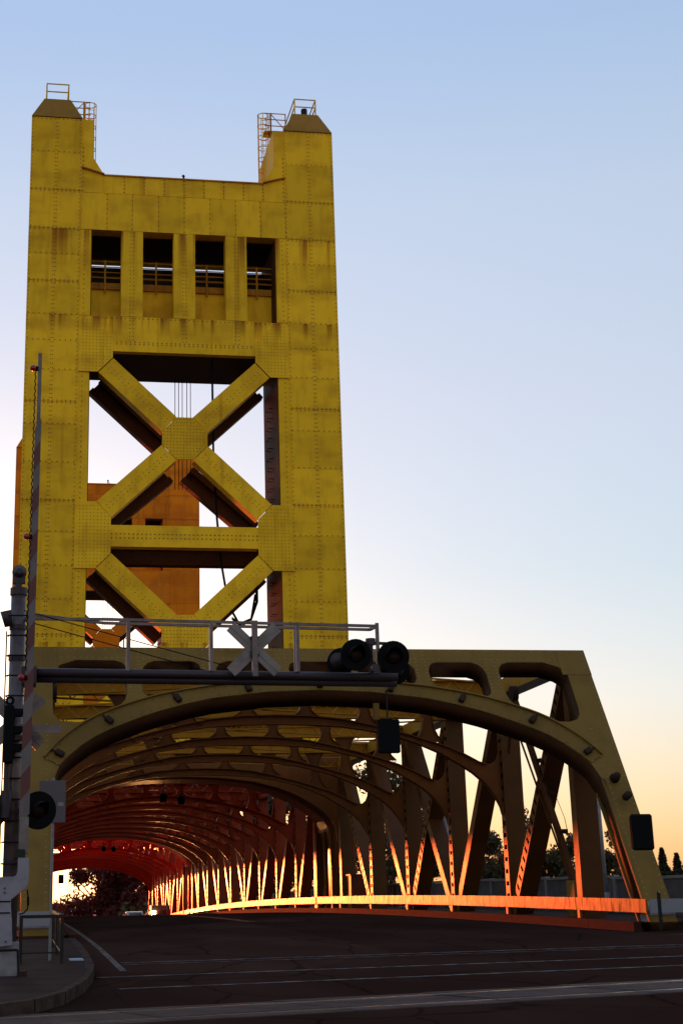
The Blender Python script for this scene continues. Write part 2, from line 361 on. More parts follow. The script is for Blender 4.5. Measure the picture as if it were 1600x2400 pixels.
for s in (-1, 1):
    sd = sheet('walkway', [s*7.52, s*9.5, s*11.9] if s > 0 else [-11.9, -9.5, -7.52], [42.4]+list(range(45, 214, 6)), .22, CONC)
    b = MB(); ys = [42.0]+[45.5+7.3*k for k in range(22)]
    for y0, y1 in zip(ys, ys[1:]):
        kbm = MB(); x0, x1 = (7.40, 7.62) if s > 0 else (-7.62, -7.40)
        kbm.add([(x0,y0+.01,road(y0)-.1),(x1,y0+.01,road(y0)-.1),(x1,y0+.01,road(y0)+.245),(x0,y0+.01,road(y0)+.245),(x0,y1-.01,road(y1)-.1),(x1,y1-.01,road(y1)-.1),(x1,y1-.01,road(y1)+.245),(x0,y1-.01,road(y1)+.245)],
                [(0,1,2,3),(7,6,5,4),(0,4,5,1),(3,2,6,7),(0,3,7,4),(1,5,6,2)])
        kbm.build('kerb', KERB, sd)
    dk = MB()
    for y0, y1 in zip([42.4]+list(range(48, 212, 8)), list(range(48, 212, 8))+[212]):
        dk.box(s*11.9-.15, s*11.9+.15, y0, y1, road(y0)-1.2, road(y0)+.2)
    dk.build('edge_girder', SPAN, sd)
rp_ = MB().box(7.5, 30, 30, 41.9, -1.2, road(36)+.10).build('pavement', CONC); rp_['kind'] = 'structure'

# ---------------------------------------------------------------- lift towers
def build_tower(Y0, label):
    D = 5.4
    t = thing('lift_tower', (0, Y0, 0), label, 'bridge tower', 'towers of the lift bridge')
    ZT = 46.35; rv = MB(); yf = Y0-.002; nf = V((0,-1,0))
    def rrow(p, q, sp=.27, r=.042):
        p, q = V((p[0], yf, p[1])), V((q[0], yf, q[1])); n = max(1, int((q-p).length/sp))
        for i in range(n+1): rv.rivet(p+(q-p)*i/n, nf, r)
    major = [46.3, 41.54, 39.06, 35.72, 28.33, 22.52, 14.97]
    minor = [44.0, 37.4, 33.6, 32.0, 30.2, 26.95, 24.7, 20.7, 18.77, 16.9, 13.0, 11.2]
    for s in (-1, 1):
        xo, xi, xs = 9.16*s, 6.16*s, 5.5*s
        lg = MB().box(min(xo, xs), max(xo, xs), Y0+.06, Y0+D, 8.2, ZT-.02).build('leg', GOLD, t)
        MB().box(min(5.46*s, 5.5*s), max(5.46*s, 5.5*s), Y0+.12, Y0+D-.02, 8.3, 39).build('inner_shade_web', BROWN, lg)  # thin plate whose dark colour holds the shade of the leg's inner side
        zs = sorted(major+minor+[8.2])
        for z0, z1 in zip(zs, zs[1:]):
            g0 = .016 if z0 in major else .004; g1 = .016 if z1 in major else .004
            MB().box(min(xo*1.002, xi), max(xo*1.002, xi), Y0+random.uniform(-.004, .004), Y0+.07, z0+g0, z1-g1).build('plate', GOLD, lg)
        for z in major+minor:
            rrow((xi+.12*s, z+.07), (xo-.1*s, z+.07), .24 if z in major else .3)
            if z in major: rrow((xi+.12*s, z-.08), (xo-.1*s, z-.08), .24)
        for x in (xi+.07*s, xo-.07*s, (xi+xo)/2-.05, (xi+xo)/2+.06): rrow((x, 9), (x, ZT-.1), .26, .036)
        rrow((xs+.4*s, 14), (xs+.4*s, 38.9), .3, .036)
        # cap: sloping hood, rail and caged ladder
        cx = (xo+xi)/2; c = MB()
        h0, h1 = 1.52, .79; y0, y1 = Y0-.03, Y0+D; yt0, yt1 = Y0+.55, Y0+D-.55
        c.add([(cx-h0,y0,ZT),(cx+h0,y0,ZT),(cx+h0,y1,ZT),(cx-h0,y1,ZT),(cx-h1,yt0,ZT+1.5),(cx+h1,yt0,ZT+1.5),(cx+h1,yt1,ZT+1.5),(cx-h1,yt1,ZT+1.5)],
              [(0,3,2,1),(4,5,6,7),(0,1,5,4),(1,2,6,5),(2,3,7,6),(3,0,4,7)])
        cp = c.build('cap', HOOD, t)
        rl = MB()
        cr = [(cx-.66, yt0+.1), (cx+.66, yt0+.1), (cx+.66, yt1-.1), (cx-.66, yt1-.1)]
        for i, p in enumerate(cr):
            rl.tube((*p, ZT+1.5), (*p, ZT+2.6), .045, 6); q = cr[(i+1) % 4]
            for z in (ZT+2.05, ZT+2.58): rl.tube((*p, z), (*q, z), .04, 6)
        rl.build('cap_railing', GOLD, cp)
        bn = MB().tube((cx+.05, yt0+.7, ZT+1.75), (cx+.05, yt0+.7, ZT+2.2), .2, 10)
        for dx in (-.12, .12): bn.tube((cx+.05+dx, yt0+.7, ZT+1.5), (cx+.05+dx, yt0+.7, ZT+1.8), .03, 5)
        if s > 0: bn.build('beacon', BLKG, cp)
        lx = 5.53*s; ly = Y0+3.9; cg = MB()
        for k in range(7): cg.ring((lx, ly, 49.4-.78*k), .36, .032, (0,0,1), 12, 4)
        for k in range(7):
            a = 2*math.pi*k/7; cg.tube((lx+.36*math.cos(a), ly+.36*math.sin(a), 42.6), (lx+.36*math.cos(a), ly+.36*math.sin(a), 49.45), .024, 4)
        for k in range(22): cg.tube((lx-.2, ly-.34, 42.8+.29*k), (lx+.2, ly-.34, 42.8+.29*k), .02, 4)
        cg.build('ladder_cage', GOLD, t)
        xe = cx-.75*s
        pf = MB().box(min(lx, xe), max(lx, xe), ly-.4, ly+.4, 48.05, 48.15)
        for z in (48.5, 48.95, 49.38): pf.tube((lx, ly-.4, z), (xe, ly-.4, z), .035, 5)
        pf.tube((lx+.4*s, ly-.4, 49.38), (xe, ly-.4, 48.2), .03, 5); pf.tube((lx+s*.42, ly-.4, 43), (lx+s*.42, ly-.4, 49.4), .06, 6); pf.tube((xe, ly-.4, 47.8), (xe, ly-.4, 49.4), .04, 6)
        pf.tube((lx+s*.42, ly, 44.2), (xi+.1*s, ly, 46.6), .05, 5)
        pf.build('access_platform', RUSTP, t)
        # shoulder between leg and top beam
        MB().prism([(xi, 43.10), (xi, 44.46), (xi-.30*s, 44.46), (xi-.60*s, 43.95), (4.82*s, 42.72)], (0, Y0+.05, 0), (1,0,0), (0,0,1), (0,1,0), 0, 1.0).build('shoulder', GOLD, t)
        MB().prism([(xi, 41.5), (xi, 43.07), (4.84*s, 42.66), (4.84*s, 41.5)], (0, Y0+.03, 0), (1,0,0), (0,0,1), (0,1,0), 0, 1.0).build('shoulder', GOLD, t)
        MB().beam((xi, Y0+.0, 43.10), (4.80*s, Y0+.0, 42.70), .3, .07, (0,1,0)).build('shoulder_trim', RUSTP, t)
        rrow((xi-.1*s, 41.6), (xi-.1*s, 44.4), .26)
        # inner strip that frames the openings
        MB().box(min(5.55*s, xi-.02*s), max(5.55*s, xi-.02*s), Y0+.015, Y0+.5, 33.67, 39.05).build('edge_strip', GOLD, t)
    # top beam and its plates
    tb = MB().box(-6.12, 6.12, Y0+.06, Y0+1.0, 39.1, 42.62).build('top_beam', GOLD, t)
    MB().box(-4.82, 4.82, Y0-.06, Y0+1.05, 42.62, 42.70).build('coping', RUSTP, tb)
    xs = [-6.14, -4.6, -3.1, -1.55, 0, 1.55, 3.1, 4.6, 6.14]
    for a, c in zip(xs, xs[1:]):
        MB().box(a+.008, c-.008, Y0+random.uniform(-.004, .004), Y0+.07, 39.09, 41.46).build('plate', GOLD, tb)
        rrow((c, 39.2), (c, 41.4), .3)
    xs = [-4.8, -3.6, -2.4, -1.2, 0, 1.2, 2.4, 3.6, 4.8]
    for a, c in zip(xs, xs[1:]):
        MB().box(a+.006, c-.006, Y0+.02+random.uniform(-.004, .004), Y0+.08, 41.50, 42.62).build('plate', GOLD, tb)
        rrow((c, 41.6), (c, 42.55), .22)
    MB().box(-6.1, 6.1, Y0+D-1.0, Y0+D, 39.1, 42.6).build('rear_top_beam', GOLD, t)
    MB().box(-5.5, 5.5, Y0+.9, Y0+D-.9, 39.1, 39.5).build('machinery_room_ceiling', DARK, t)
    for a, c in ((-.64, .64), (2.46, 3.73), (-3.73, -2.46)):
        MB().box(a, c, Y0+.0, Y0+.8, 33.67, 39.07).build('mullion', GOLD, t)
        for dx in (-.1, .1): rrow(((a+c)/2+dx, 32.2), ((a+c)/2+dx, 39), .24, .036)
    MB().box(-5.5, 5.5, Y0+1.7, Y0+1.9, 33.0, 35.95).build('inner_wall', GOLD, t)
    MB().box(-5.5, 5.5, Y0+1.55, Y0+1.69, 35.95, 36.35).build('inner_wall_beam', RUSTP, t)
    rl = MB()
    for z in (36.65, 37.0, 37.35, 37.7): rl.tube((-5.5, Y0+1.5, z), (5.5, Y0+1.5, z), .035, 5)
    for x in (-4.6, -1.55, 1.5, 4.55): rl.tube((x, Y0+1.45, 35.7), (x, Y0+1.45, 37.75), .06, 6)
    for z in (36.9, 37.5): rl.tube((-5.5, Y0+3.4, z), (5.5, Y0+3.4, z), .03, 5)
    rl.build('walkway_railing', RUSTP, t)
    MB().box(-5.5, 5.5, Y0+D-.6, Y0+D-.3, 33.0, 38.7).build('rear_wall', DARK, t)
    # lower girder and floor
    gd = MB().box(-6.12, 6.12, Y0+.05, Y0+.9, 31.5, 33.63).build('lower_girder', GOLD, t)
    for a, c in ((-4.2, -1.6), (-1.6, 1.6), (1.6, 4.2)): MB().box(a+.006, c-.006, Y0+.005, Y0+.07, 31.49, 33.65).build('plate', GOLD, gd)
    for z in (31.95, 32.08): rrow((-4.2, z), (4.2, z), .26)
    rrow((-6.1, 33.55), (6.1, 33.55), .26)
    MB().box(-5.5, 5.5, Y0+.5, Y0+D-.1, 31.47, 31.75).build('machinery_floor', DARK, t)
    # gussets: knees at the legs, stars where braces cross
    gp = lambda pts, nm='gusset': MB().prism(pts, (0, Y0, 0), (1,0,0), (0,0,1), (0,1,0), -.035, .05).build(nm, GOLD, t)
    def fill(x0, x1, z0, z1, inside, sp=.2):
        z = z0
        while z < z1:
            x = x0
            while x < x1:
                if inside(x, z): rv.rivet((x+random.uniform(-.02, .02), Y0-.037, z), nf, .034, 5)
                x += sp
            z += sp
    for s in (-1, 1):
        gp([(6.15*s, 30.2), (5.02*s, 30.2), (4.16*s, 31.1), (4.16*s, 32.2), (5.35*s, 33.55), (6.15*s, 33.55)])
        gp([(6.17*s, 22.5), (5.0*s, 22.5), (4.16*s, 21.63), (4.16*s, 19.56), (5.0*s, 18.69), (6.17*s, 18.69)])
        fill(4.3, 6.1, 30.3, 33.4, lambda x, z: False)
        xx = lambda x: x*s
        z = 30.35
        while z < 33.4:
            x = 4.3
            while x < 6.1:
                if x-4.16 > (31.1-z) and x-4.16 > (z-32.2)*.9: rv.rivet((x*s, Y0-.037, z), nf, .03, 5)
                x += .2
            z += .2
        z = 18.85
        while z < 22.4:
            x = 4.3
            while x < 6.1:
                if x-4.16 > z-21.63 and x-4.16 > 19.56-z: rv.rivet((x*s, Y0-.037, z), nf, .03, 5)
                x += .2
            z += .2
    for zc in (26.33, 14.88):
        gp([(-.47, zc+1.25), (.47, zc+1.25), (1.3, zc+.4), (1.3, zc-.4), (.47, zc-1.25), (-.47, zc-1.25), (-1.3, zc-.4), (-1.3, zc+.4)])
        fill(-1.2, 1.21, zc-1.15, zc+1.2, lambda x, z: abs(x)+abs(z-zc) < 1.6, .19)
    def brace(p, q, front=True):
        w_ = 1.22; a = V((p[0], 0, p[1])); c = V((q[0], 0, q[1])); ax = (c-a).normalized(); sd = V((-ax.z, 0, ax.x))
        if front:
            b = MB().beam(a+V((0,Y0+.06,0)), c+V((0,Y0+.06,0)), .1, w_, (0,1,0))
            for k in (-1, 1): b.beam(a+sd*k*(w_/2-.05)+V((0,Y0+.5,0)), c+sd*k*(w_/2-.05)+V((0,Y0+.5,0)), .82, .08, (0,1,0))
            b.build('brace', GOLD, t)
            n = int((c-a).length/.27)
            for k in (-.08, .12):
                for i in range(1, n): 
                    u = a+(c-a)*i/n+sd*k; rv.rivet((u.x, Y0+.008, u.z), nf, .034, 5)
        else:
            y = Y0+D-.5; b = MB()
            for k in (-1, 1): b.beam(a+sd*k*.42+V((0,y,0)), c+sd*k*.42+V((0,y,0)), .75, .36, (0,1,0))
            b.beam(a+V((0,y+.1,0)), c+V((0,y+.1,0)), .08, .6, (0,1,0))
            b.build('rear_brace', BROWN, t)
    for s in (-1, 1):
        for p, q in (((4.55*s, 30.62), (.9*s, 27.18)), ((.9*s, 25.48), (4.55*s, 22.08)), ((4.55*s, 19.12), (.9*s, 15.72)), ((.9*s, 14.04), (4.55*s, 10.6))):
            brace(p, q); brace((p[0]+.35*s if abs(p[0]) > 2 else p[0]-.3*s, p[1]+(.3 if p[1] > q[1] and abs(p[0]) > 2 else 0)), q, False)
    b = MB().box(-4.16, 4.16, Y0+.02, Y0+.12, 19.95, 21.18).box(-4.16, 4.16, Y0+.12, Y0+.85, 19.97, 20.06).box(-4.16, 4.16, Y0+.12, Y0+.85, 21.06, 21.15)
    b.build('strut', GOLD, t)
    for z in (20.45, 20.68): rrow((-4.1, z), (4.1, z), .24)
    b = MB().box(-5.5, 5.5, Y0+D-.9, Y0+D-.1, 19.9, 20.28).box(-5.5, 5.5, Y0+D-.9, Y0+D-.1, 20.85, 21.2).box(-5.5, 5.5, Y0+D-.55, Y0+D-.45, 20.2, 20.9)
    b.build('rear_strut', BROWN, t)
    MB().box(-6.1, 6.1, Y0+.03, Y0+.9, 9.2, 11.2).build('portal_beam', GOLD, t)
    rv.build('rivet_rows', RIV, t)['kind'] = 'stuff'
    # arch over the roadway, as deep as the tower
    half = [(8.33, -1.2), (8.33, 4.0), (8.22, 4.75), (8.0, 5.15), (7.6, 5.55), (7.0, 5.97), (6.2, 6.42), (5.2, 6.82), (3.8, 7.18), (1.9, 7.40), (0, 7.46)]
    arch = half+[(-x, z) for x, z in half[:-1][::-1]]
    plate('road_arch', [[(9.18, -1.2), (9.18, 9.2), (-9.18, 9.2), (-9.18, -1.2)]+arch[::-1]], (0, Y0, 0), (1,0,0), (0,0,1), (0,-1,0), 0, -D, SPAN, t)
    fl = MB()
    up = [(x*1.0, z) for x, z in arch[1:-1]]
    fl.strip(up, [(x*.985, z-.09) for x, z in up], (0, Y0, 0), (1,0,0), (0,0,1), (0,1,0), -.05, .12); fl.build('arch_flange', SPAN, t)
    for s in (-1, 1):
        MB().box(min(8.0*s, 8.33*s), max(8.0*s, 8.33*s), Y0+D-.12, Y0+D+.02, -1.2, 4.6).build('rear_flange', SPAN, t)  # rear lip, its reach set to shade the arch reveal
        for yy in (1.6, 3.4): MB().box(min(8.12*s, 8.33*s), max(8.12*s, 8.33*s), Y0+yy, Y0+yy+.1, -1.2, 4.6).build('reveal_shade_rib', SPAN, t)  # ribs added to keep the low sun off the arch reveal
        MB().box(min(8.26*s, 8.33*s), max(8.26*s, 8.33*s), Y0-.04, Y0+.04, -1.2, 4.6).build('front_flange', SPAN, t)
    # hoisting ropes and service cables
    rc = MB()
    for x in (-.1, .12, .34, .62, .84): rc.tube((x, Y0+4.6, 24.5), (x, Y0+4.6, 31.6), .022, 4)
    rc.build('hoist_ropes', BLK, t)
    cb = MB().pipe([V((1.75, Y0+1.2, 31.5)), V((1.8, Y0+1.3, 26)), V((1.95, Y0+1.4, 22.5)), V((2.2, Y0+1.4, 19.5)), V((2.6, Y0+1.4, 17.0)), V((3.2, Y0+1.4, 15.9)), V((3.9, Y0+1.4, 16.2)), V((4.15, Y0+1.4, 17.6))], .07, 6)
    for k in range(3):
        cb.pipe([V((4.2+.05*k, Y0+1.5, 18.5)), V((4.2+.05*k, Y0+1.5, 17.2)), V((3.9, Y0+1.5, 16.25-.08*k)), V((3.3, Y0+1.5, 15.95-.08*k)), V((2.8, Y0+1.5, 16.3-.05*k))], .035, 5)
    cb.build('service_cable', BLK, t)
    ld = MB()
    for k in range(26):
        z = 13.5+.62*k; ld.pipe([V((5.5, Y0+2.2, z)), V((5.2, Y0+2.2, z)), V((5.2, Y0+2.9, z)), V((5.5, Y0+2.9, z))], .025, 4)
    ld.build('rungs', BROWN, t)['kind'] = 'stuff'
    return t
HOOD = paint('tower_hood_brown_paint', (.30, .16, .03), (.20, .10, .02), (.16, .06, .012), .55)
RUSTP = paint('rusty_gold_trim', (.50, .22, .02), (.30, .11, .012), (.16, .045, .006), .55, .52)
tower = build_tower(85.4, 'tall gold riveted steel lift tower nearest the camera, with crossed braces')
vane = MB().tube((0, 86, 42.7), (0, 86, 43.15), .04, 6); vane.beam((.02, 86, 43.1), (.25, 86, 42.75), .05, .05); vane.beam((-.03, 86, 43.12), (.06, 86, 43.22), .16, .08); vane.build('roof_bracket', BLK, tower)
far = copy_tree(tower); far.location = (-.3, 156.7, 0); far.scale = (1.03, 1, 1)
far['label'] = 'far lift tower with orange sunset glow in its colour, seen through the braces of the near tower'
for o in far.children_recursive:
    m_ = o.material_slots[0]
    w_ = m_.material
    if w_ in (GOLD, HOOD, SPAN): m_.link = 'OBJECT'; m_.material = GLOWSPAN if w_ == SPAN else FARGLOW

# ---------------------------------------------------------------- truss spans
def member(b, p, q, laced, wx=.70, d=.46):
    p, q = V(p), V(q); ax = q-p; L = ax.length; ax /= L; X = V((1,0,0)); n = ax.cross(X).normalized(); c = (p+q)/2
    if not laced:
        b.obox(c, X*wx/2, n*d/2, ax*L/2); return
    for k in (-1, 1): b.obox(c+n*k*(d/2-.035), X*wx/2, n*.035, ax*L/2)
    b.obox(c, X*.03, n*(d/2-.07), ax*L/2)
    m = max(2, int(L/.40))
    for i in range(m):
        u = p+ax*(L*(i+.5)/m)
        for k in (-1, 1): b.obox(u+X*k*(wx/2-.02), X*.02, n*(d/2-.072), ax*.13)
RIBB = [(0,6.78),(1.2,6.76),(2.35,6.70),(3.4,6.55),(4.49,6.30),(5.2,6.06),(5.91,5.76),(6.65,5.34),(7.1,5.05),(7.44,4.76),(7.7,4.47),(7.9,4.18),(8.05,3.88),(8.12,3.6)]
RIBT = [(0,7.13),(1.2,7.10),(2.36,6.99),(3.4,6.78),(4.5,6.51),(5.3,6.28),(6.15,6.01),(6.81,5.73),(7.3,5.47),(7.6,5.37),(7.82,5.39),(7.98,5.52),(8.08,5.75),(8.12,6.15)]
def sway(root, Y, dz, mt, beam=True):
    xs = sorted(set([x for x, _ in RIBB]+[x for x, _ in RIBT])); xs = [-x for x in xs[::-1] if x > 0]+xs
    lo = [(x, interp(RIBB, abs(x))+dz) for x in xs]; hi = [(x, interp(RIBT, abs(x))+dz) for x in xs]
    A = ((0, Y, 0), (1,0,0), (0,0,1), (0,1,0))
    rb = MB().strip(lo, hi, *A, -.03, .03)
    rb.strip([(x, z) for x, z in lo], [(x, z+.035) for x, z in lo], *A, -.19, .19)
    tt = [(x, z) for x, z in hi if abs(x) < 7.62]
    rb.strip([(x, z-.035) for x, z in tt], tt, *A, -.17, .17)
    r = rb.build('arch_rib', mt, root)
    if beam:
        b = MB().box(-8.14, 8.14, Y-.03, Y+.03, 7.86+dz, 8.33+dz).box(-8.14, 8.14, Y-.2, Y+.2, 7.82+dz, 7.86+dz).box(-8.14, 8.14, Y-.2, Y+.2, 8.31+dz, 8.35+dz)
        for i in range(60): b.rivet((-8+i*.27, Y-.032, 7.93+dz), V((0,-1,0)), .03, 5)
        b.build('top_strut', STRUT if mt == SPAN else mt, root)
        for x in (-5.5, -3.2, -1.05, 1.05, 3.2, 5.5):
            z0 = interp(RIBT, abs(x))+dz-.06; z1 = 7.87+dz; zs = [0, .12, .28, .5, .72, .88, 1]; ws = [.55, .34, .2, .15, .2, .32, .5]
            MB().strip([(x-w_, z0+(z1-z0)*k) for k, w_ in zip(zs, ws)], [(x+w_, z0+(z1-z0)*k) for k, w_ in zip(zs, ws)], *A, -.032, .032).build('spandrel_post', mt, root)
            for sgn in (-1, 1): MB().strip([(x+sgn*w_, z0+(z1-z0)*k) for k, w_ in zip(zs, ws)], [(x+sgn*(w_+.025), z0+(z1-z0)*k) for k, w_ in zip(zs, ws)], *A, -.14, .14).build('post_flange', mt, root)
    return r
def lattice(root, p, q, mt):
    p, q = V(p), V(q); L = (q-p).length; b = MB()
    for dz in (-.24, .24): b.beam(p+V((0,0,dz)), q+V((0,0,dz)), .16, .05, (q-p).cross(V((0,0,1))).normalized())
    n = int(L/.5)
    for i in range(n):
        u, v_ = p+(q-p)*i/n, p+(q-p)*(i+1)/n; s = 1 if i % 2 else -1
        b.beam(u+V((0,0,.24*s)), v_-V((0,0,.24*s)), .05, .03, (q-p).cross(V((0,0,1))).normalized())
    b.build('lattice_brace', STRUT if mt == SPAN else mt, root)
def truss(root, Y, dz, mt, diags, rib_i, ends=True):
    # Y: panel points; diags: (bottom index, top index, laced)
    for s in (-1, 1):
        x = 8.495*s
        MB().box(x-.35, x+.35, Y[0], Y[-1], 7.80+dz, 8.33+dz).build('top_chord', CHORD if mt == SPAN else mt, root)
        for i, y in enumerate(Y):
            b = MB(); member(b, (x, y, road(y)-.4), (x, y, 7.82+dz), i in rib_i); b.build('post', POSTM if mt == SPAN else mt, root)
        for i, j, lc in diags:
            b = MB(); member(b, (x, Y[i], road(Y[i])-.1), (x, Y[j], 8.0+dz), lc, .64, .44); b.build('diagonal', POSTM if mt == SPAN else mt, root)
            mid = (V((x, Y[i], road(Y[i])))+V((x, Y[j], 8.0+dz)))/2
    for i in rib_i: sway(root, Y[i], dz, mt)
    for a, c in zip(Y, Y[1:]):
        lattice(root, (-8.1, a+.2, 8.0+dz), (8.1, c-.2, 8.0+dz), mt); lattice(root, (8.1, a+.2, 8.02+dz), (-8.1, c-.2, 8.02+dz), mt)
RINGB = [(8.14,4.3),(8.06,4.9),(7.87,5.5),(7.6,5.84),(7.25,6.2),(6.86,6.53),(6.4,6.81),(5.86,7.08),(5.4,7.30),(4.92,7.5),(4.1,7.78),(3.3,8.0),(1.6,8.25),(0,8.33)]
RINGT = [(8.28,5.75),(8.17,5.92),(7.9,6.28),(7.63,6.58),(7.35,6.84),(7.07,7.07),(6.7,7.31),(6.25,7.54),(5.6,7.82),(4.97,8.05),(4.2,8.25),(3.38,8.42),(1.7,8.66),(0,8.74)]
HOLES = [[(6.21,9.52),(7.37,9.53),(7.83,9.34),(8.0,9.18),(8.07,9.0),(8.07,8.63),(8.06,7.65),(8.03,7.39),(7.9,7.18),(7.62,7.08),(7.2,7.1),(6.49,7.46),(6.1,7.72),(5.93,7.95),(5.87,8.18),(5.83,9.08),(5.88,9.3),(5.99,9.44)],
         [(3.9,9.52),(5.0,9.51),(5.2,9.42),(5.34,9.26),(5.41,9.03),(5.41,8.31),(5.36,8.18),(5.2,8.08),(4.98,8.10),(4.3,8.28),(3.8,8.42),(3.65,8.55),(3.58,8.75),(3.56,9.1),(3.63,9.36),(3.74,9.47)],
         [(1.55,9.52),(2.75,9.52),(3.0,9.42),(3.12,9.22),(3.13,8.85),(3.05,8.66),(2.85,8.57),(1.8,8.70),(1.45,8.78),(1.31,8.95),(1.28,9.22),(1.35,9.43)]]
HOLES += [[(-x, s) for x, s in h[::-1]] for h in HOLES]+[[(-.6,9.52),(.6,9.52),(.8,9.42),(.87,9.2),(.8,8.96),(.6,8.84),(0,8.80),(-.6,8.84),(-.8,8.96),(-.87,9.2),(-.8,9.42)]]
def portal(root, Y0, Y1, zt, z0, mt, fancy):
    es = V((0, Y1-Y0, zt-z0)); L = es.length; es /= L; sg = 1 if Y1 > Y0 else -1
    n = V((0, es.z, -es.y))*(1 if sg > 0 else -1); k = L/10.054
    if sg < 0: n = V((0, -es.z, es.y)) * -1
    O = V((0, Y0, z0)); ex = V((1,0,0)); A = (O, ex, es, n)
    half = [(8.14, 0)]+RINGB; opn = half+[(-x, s) for x, s in half[:-1][::-1]]
    t1 = .72
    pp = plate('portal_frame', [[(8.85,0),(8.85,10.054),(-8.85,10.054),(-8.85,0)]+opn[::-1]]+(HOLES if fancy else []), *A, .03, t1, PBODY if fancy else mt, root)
    plate('face_plate', [[(8.852,0),(8.852,10.056),(-8.852,10.056),(-8.852,0)]+opn[::-1]]+(HOLES if fancy else []), *A, 0, .03, mt, pp)
    for s in (-1, 1):
        for ta_, tb_ in ((0, .07), (t1-.07, t1)): MB().strip([(8.145*s, .0), (8.145*s, 4.9)], [(8.05*s, .0), (8.05*s, 4.9)], *A, ta_, tb_).build('leg_flange', mt, pp)
    rb = RINGB[1:]; rt = RINGT
    rb = [(x, s) for x, s in rb]; full_b = [(x, s) for x, s in rb]+[(-x, s) for x, s in rb[:-1][::-1]]
    full_b = full_b[1:-1]
    tt = [(x, s) for x, s in rt]+[(-x, s) for x, s in rt[:-1][::-1]]
    def para(pl, m=56):
        d = [0]
        for p, q in zip(pl, pl[1:]): d.append(d[-1]+math.dist(p, q))
        out = []
        for i in range(m+1):
            u = d[-1]*i/m; j = max(j for j in range(len(d)) if d[j] <= u+1e-9); j = min(j, len(pl)-2)
            f = (u-d[j])/(d[j+1]-d[j]); out.append((pl[j][0]+(pl[j+1][0]-pl[j][0])*f, pl[j][1]+(pl[j+1][1]-pl[j][1])*f))
        return out
    pb, pt = para(full_b), para(tt)
    rg = MB().strip(pb, pt, *A, -.035, .0); ro = rg.build('arch_ring', mt, pp)
    MB().strip(pt, [(x*1.004, s+.04) for x, s in pt], *A, -.11, .0).build('ring_lip', mt, ro)
    if fancy:
        rv = MB()
        def rr(p, q, sp=.2, dn=-.037, r=.031):
            p, q = V((p[0], p[1])), V((q[0], q[1])); m = max(1, int((q-p).length/sp))
            for i in range(m+1):
                u = p+(q-p)*i/m; rv.rivet(O+ex*u.x+es*u.y+n*dn, -n, r, 6)
        for f in (.16, .86):
            pl = [(a[0]+(b_[0]-a[0])*f, a[1]+(b_[1]-a[1])*f) for a, b_ in zip(pb, pt)]
            for a, b_ in zip(pl, pl[1:]): rr(a, b_, .22)
        for s in (-1, 1):
            rr((8.22*s, .3), (8.22*s, 7.0), .2, -.002); rr((8.77*s, .3), (8.77*s, 9.9), .2, -.002)
            for a in range(6):
                for b_ in range(5): rv.rivet(O+ex*(8.0+.14*a)*s+es*(9.35+.13*b_)-n*.002, -n, .024, 6)
            for px in (5.62, 3.35, 1.08):
                for dx in (-.14, .14): rr((px*s+dx, 8.75 if px < 3 else 8.3), (px*s+dx, 9.95), .14, -.002)
        rr((-7.8, 9.62), (7.8, 9.62), .19, -.002); rr((-8, 9.97), (8, 9.97), .3, -.002)
        rv.build('rivet_rows', RIVO, pp)['kind'] = 'stuff'
        for s in (-1, 1):
            for zz0, zz1 in ((9.0, 10.06), ):
                MB().strip([(7.9*s, 9.0), (7.9*s, 10.04)], [(8.86*s, 9.0), (8.86*s, 10.04)], *A, -.012, .0).build('corner_plate', mt, pp)
            MB().strip([(8.13*s, .25), (8.13*s, .68)], [(8.86*s, .25), (8.86*s, .68)], *A, -.012, t1+.01).build('white_band', WHT, pp)
        # small downlights clipped round the arch ring
        for i in (1, 7, 14, 21, 28, 35, 42, 49, 55):
            c = O+ex*((pb[i][0]+pt[i][0])/2)+es*((pb[i][1]+pt[i][1])/2); q = (V(pt[i])-V(pb[i])).normalized(); u = ex*q.x+es*q.y; v_ = u.cross(n)
            lm = MB().obox(c-u*.03-n*.10, v_*.085, u*.13, n*.07).obox(c+u*.17-n*.08, v_*.03, u*.08, n*.03).build('ring_downlight', DARKB, pp, bevel=.02)
    return pp
DARKB = mat('brown_black_fixture', (.030, .017, .013), .7, spec=.08)
Pn = [48.08, 55.35, 62.6, 69.9, 77.2, 84.55]
sp1 = thing('truss_span', (0, 42.45, 0), 'near olive gold truss span with arched portal and arch ribs before the tower', 'truss bridge', 'spans of the bridge')
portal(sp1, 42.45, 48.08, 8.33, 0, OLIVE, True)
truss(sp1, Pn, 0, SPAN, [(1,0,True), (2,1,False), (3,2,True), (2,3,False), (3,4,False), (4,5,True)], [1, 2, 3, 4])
sp2 = thing('lift_span', (0, 98, 0), 'lift span coloured with dark red glow between the two towers with arch ribs over the road', 'truss bridge', 'spans of the bridge')
Pl = [92.0, 98.3, 105.7, 113.1, 120.5, 128.2, 135.8, 143.5, 150.5, 155.8]
truss(sp2, Pl, .12, LIFTGLOW, [(1,0,True), (2,1,False), (3,2,False), (4,3,False), (4,5,False), (5,6,False), (6,7,False), (7,8,False), (8,9,True)], [1, 2, 3, 4, 5, 6, 7, 8])
sp3 = thing('truss_span', (0, 205, -1.4), 'far truss span coloured with red glow, ending in an arch against the white sky', 'truss bridge', 'spans of the bridge')
Pf = [162.6, 169.5, 177.2, 184.9, 192.3, 199.4]
truss(sp3, Pf, -.25, GLOWSPAN, [(1,0,True), (2,1,False), (3,2,False), (2,3,False), (3,4,False), (4,5,True)], [1, 2, 3, 4])
portal(sp3, 205.0, 199.4, 8.08, -1.6, GLOWSPAN, False)

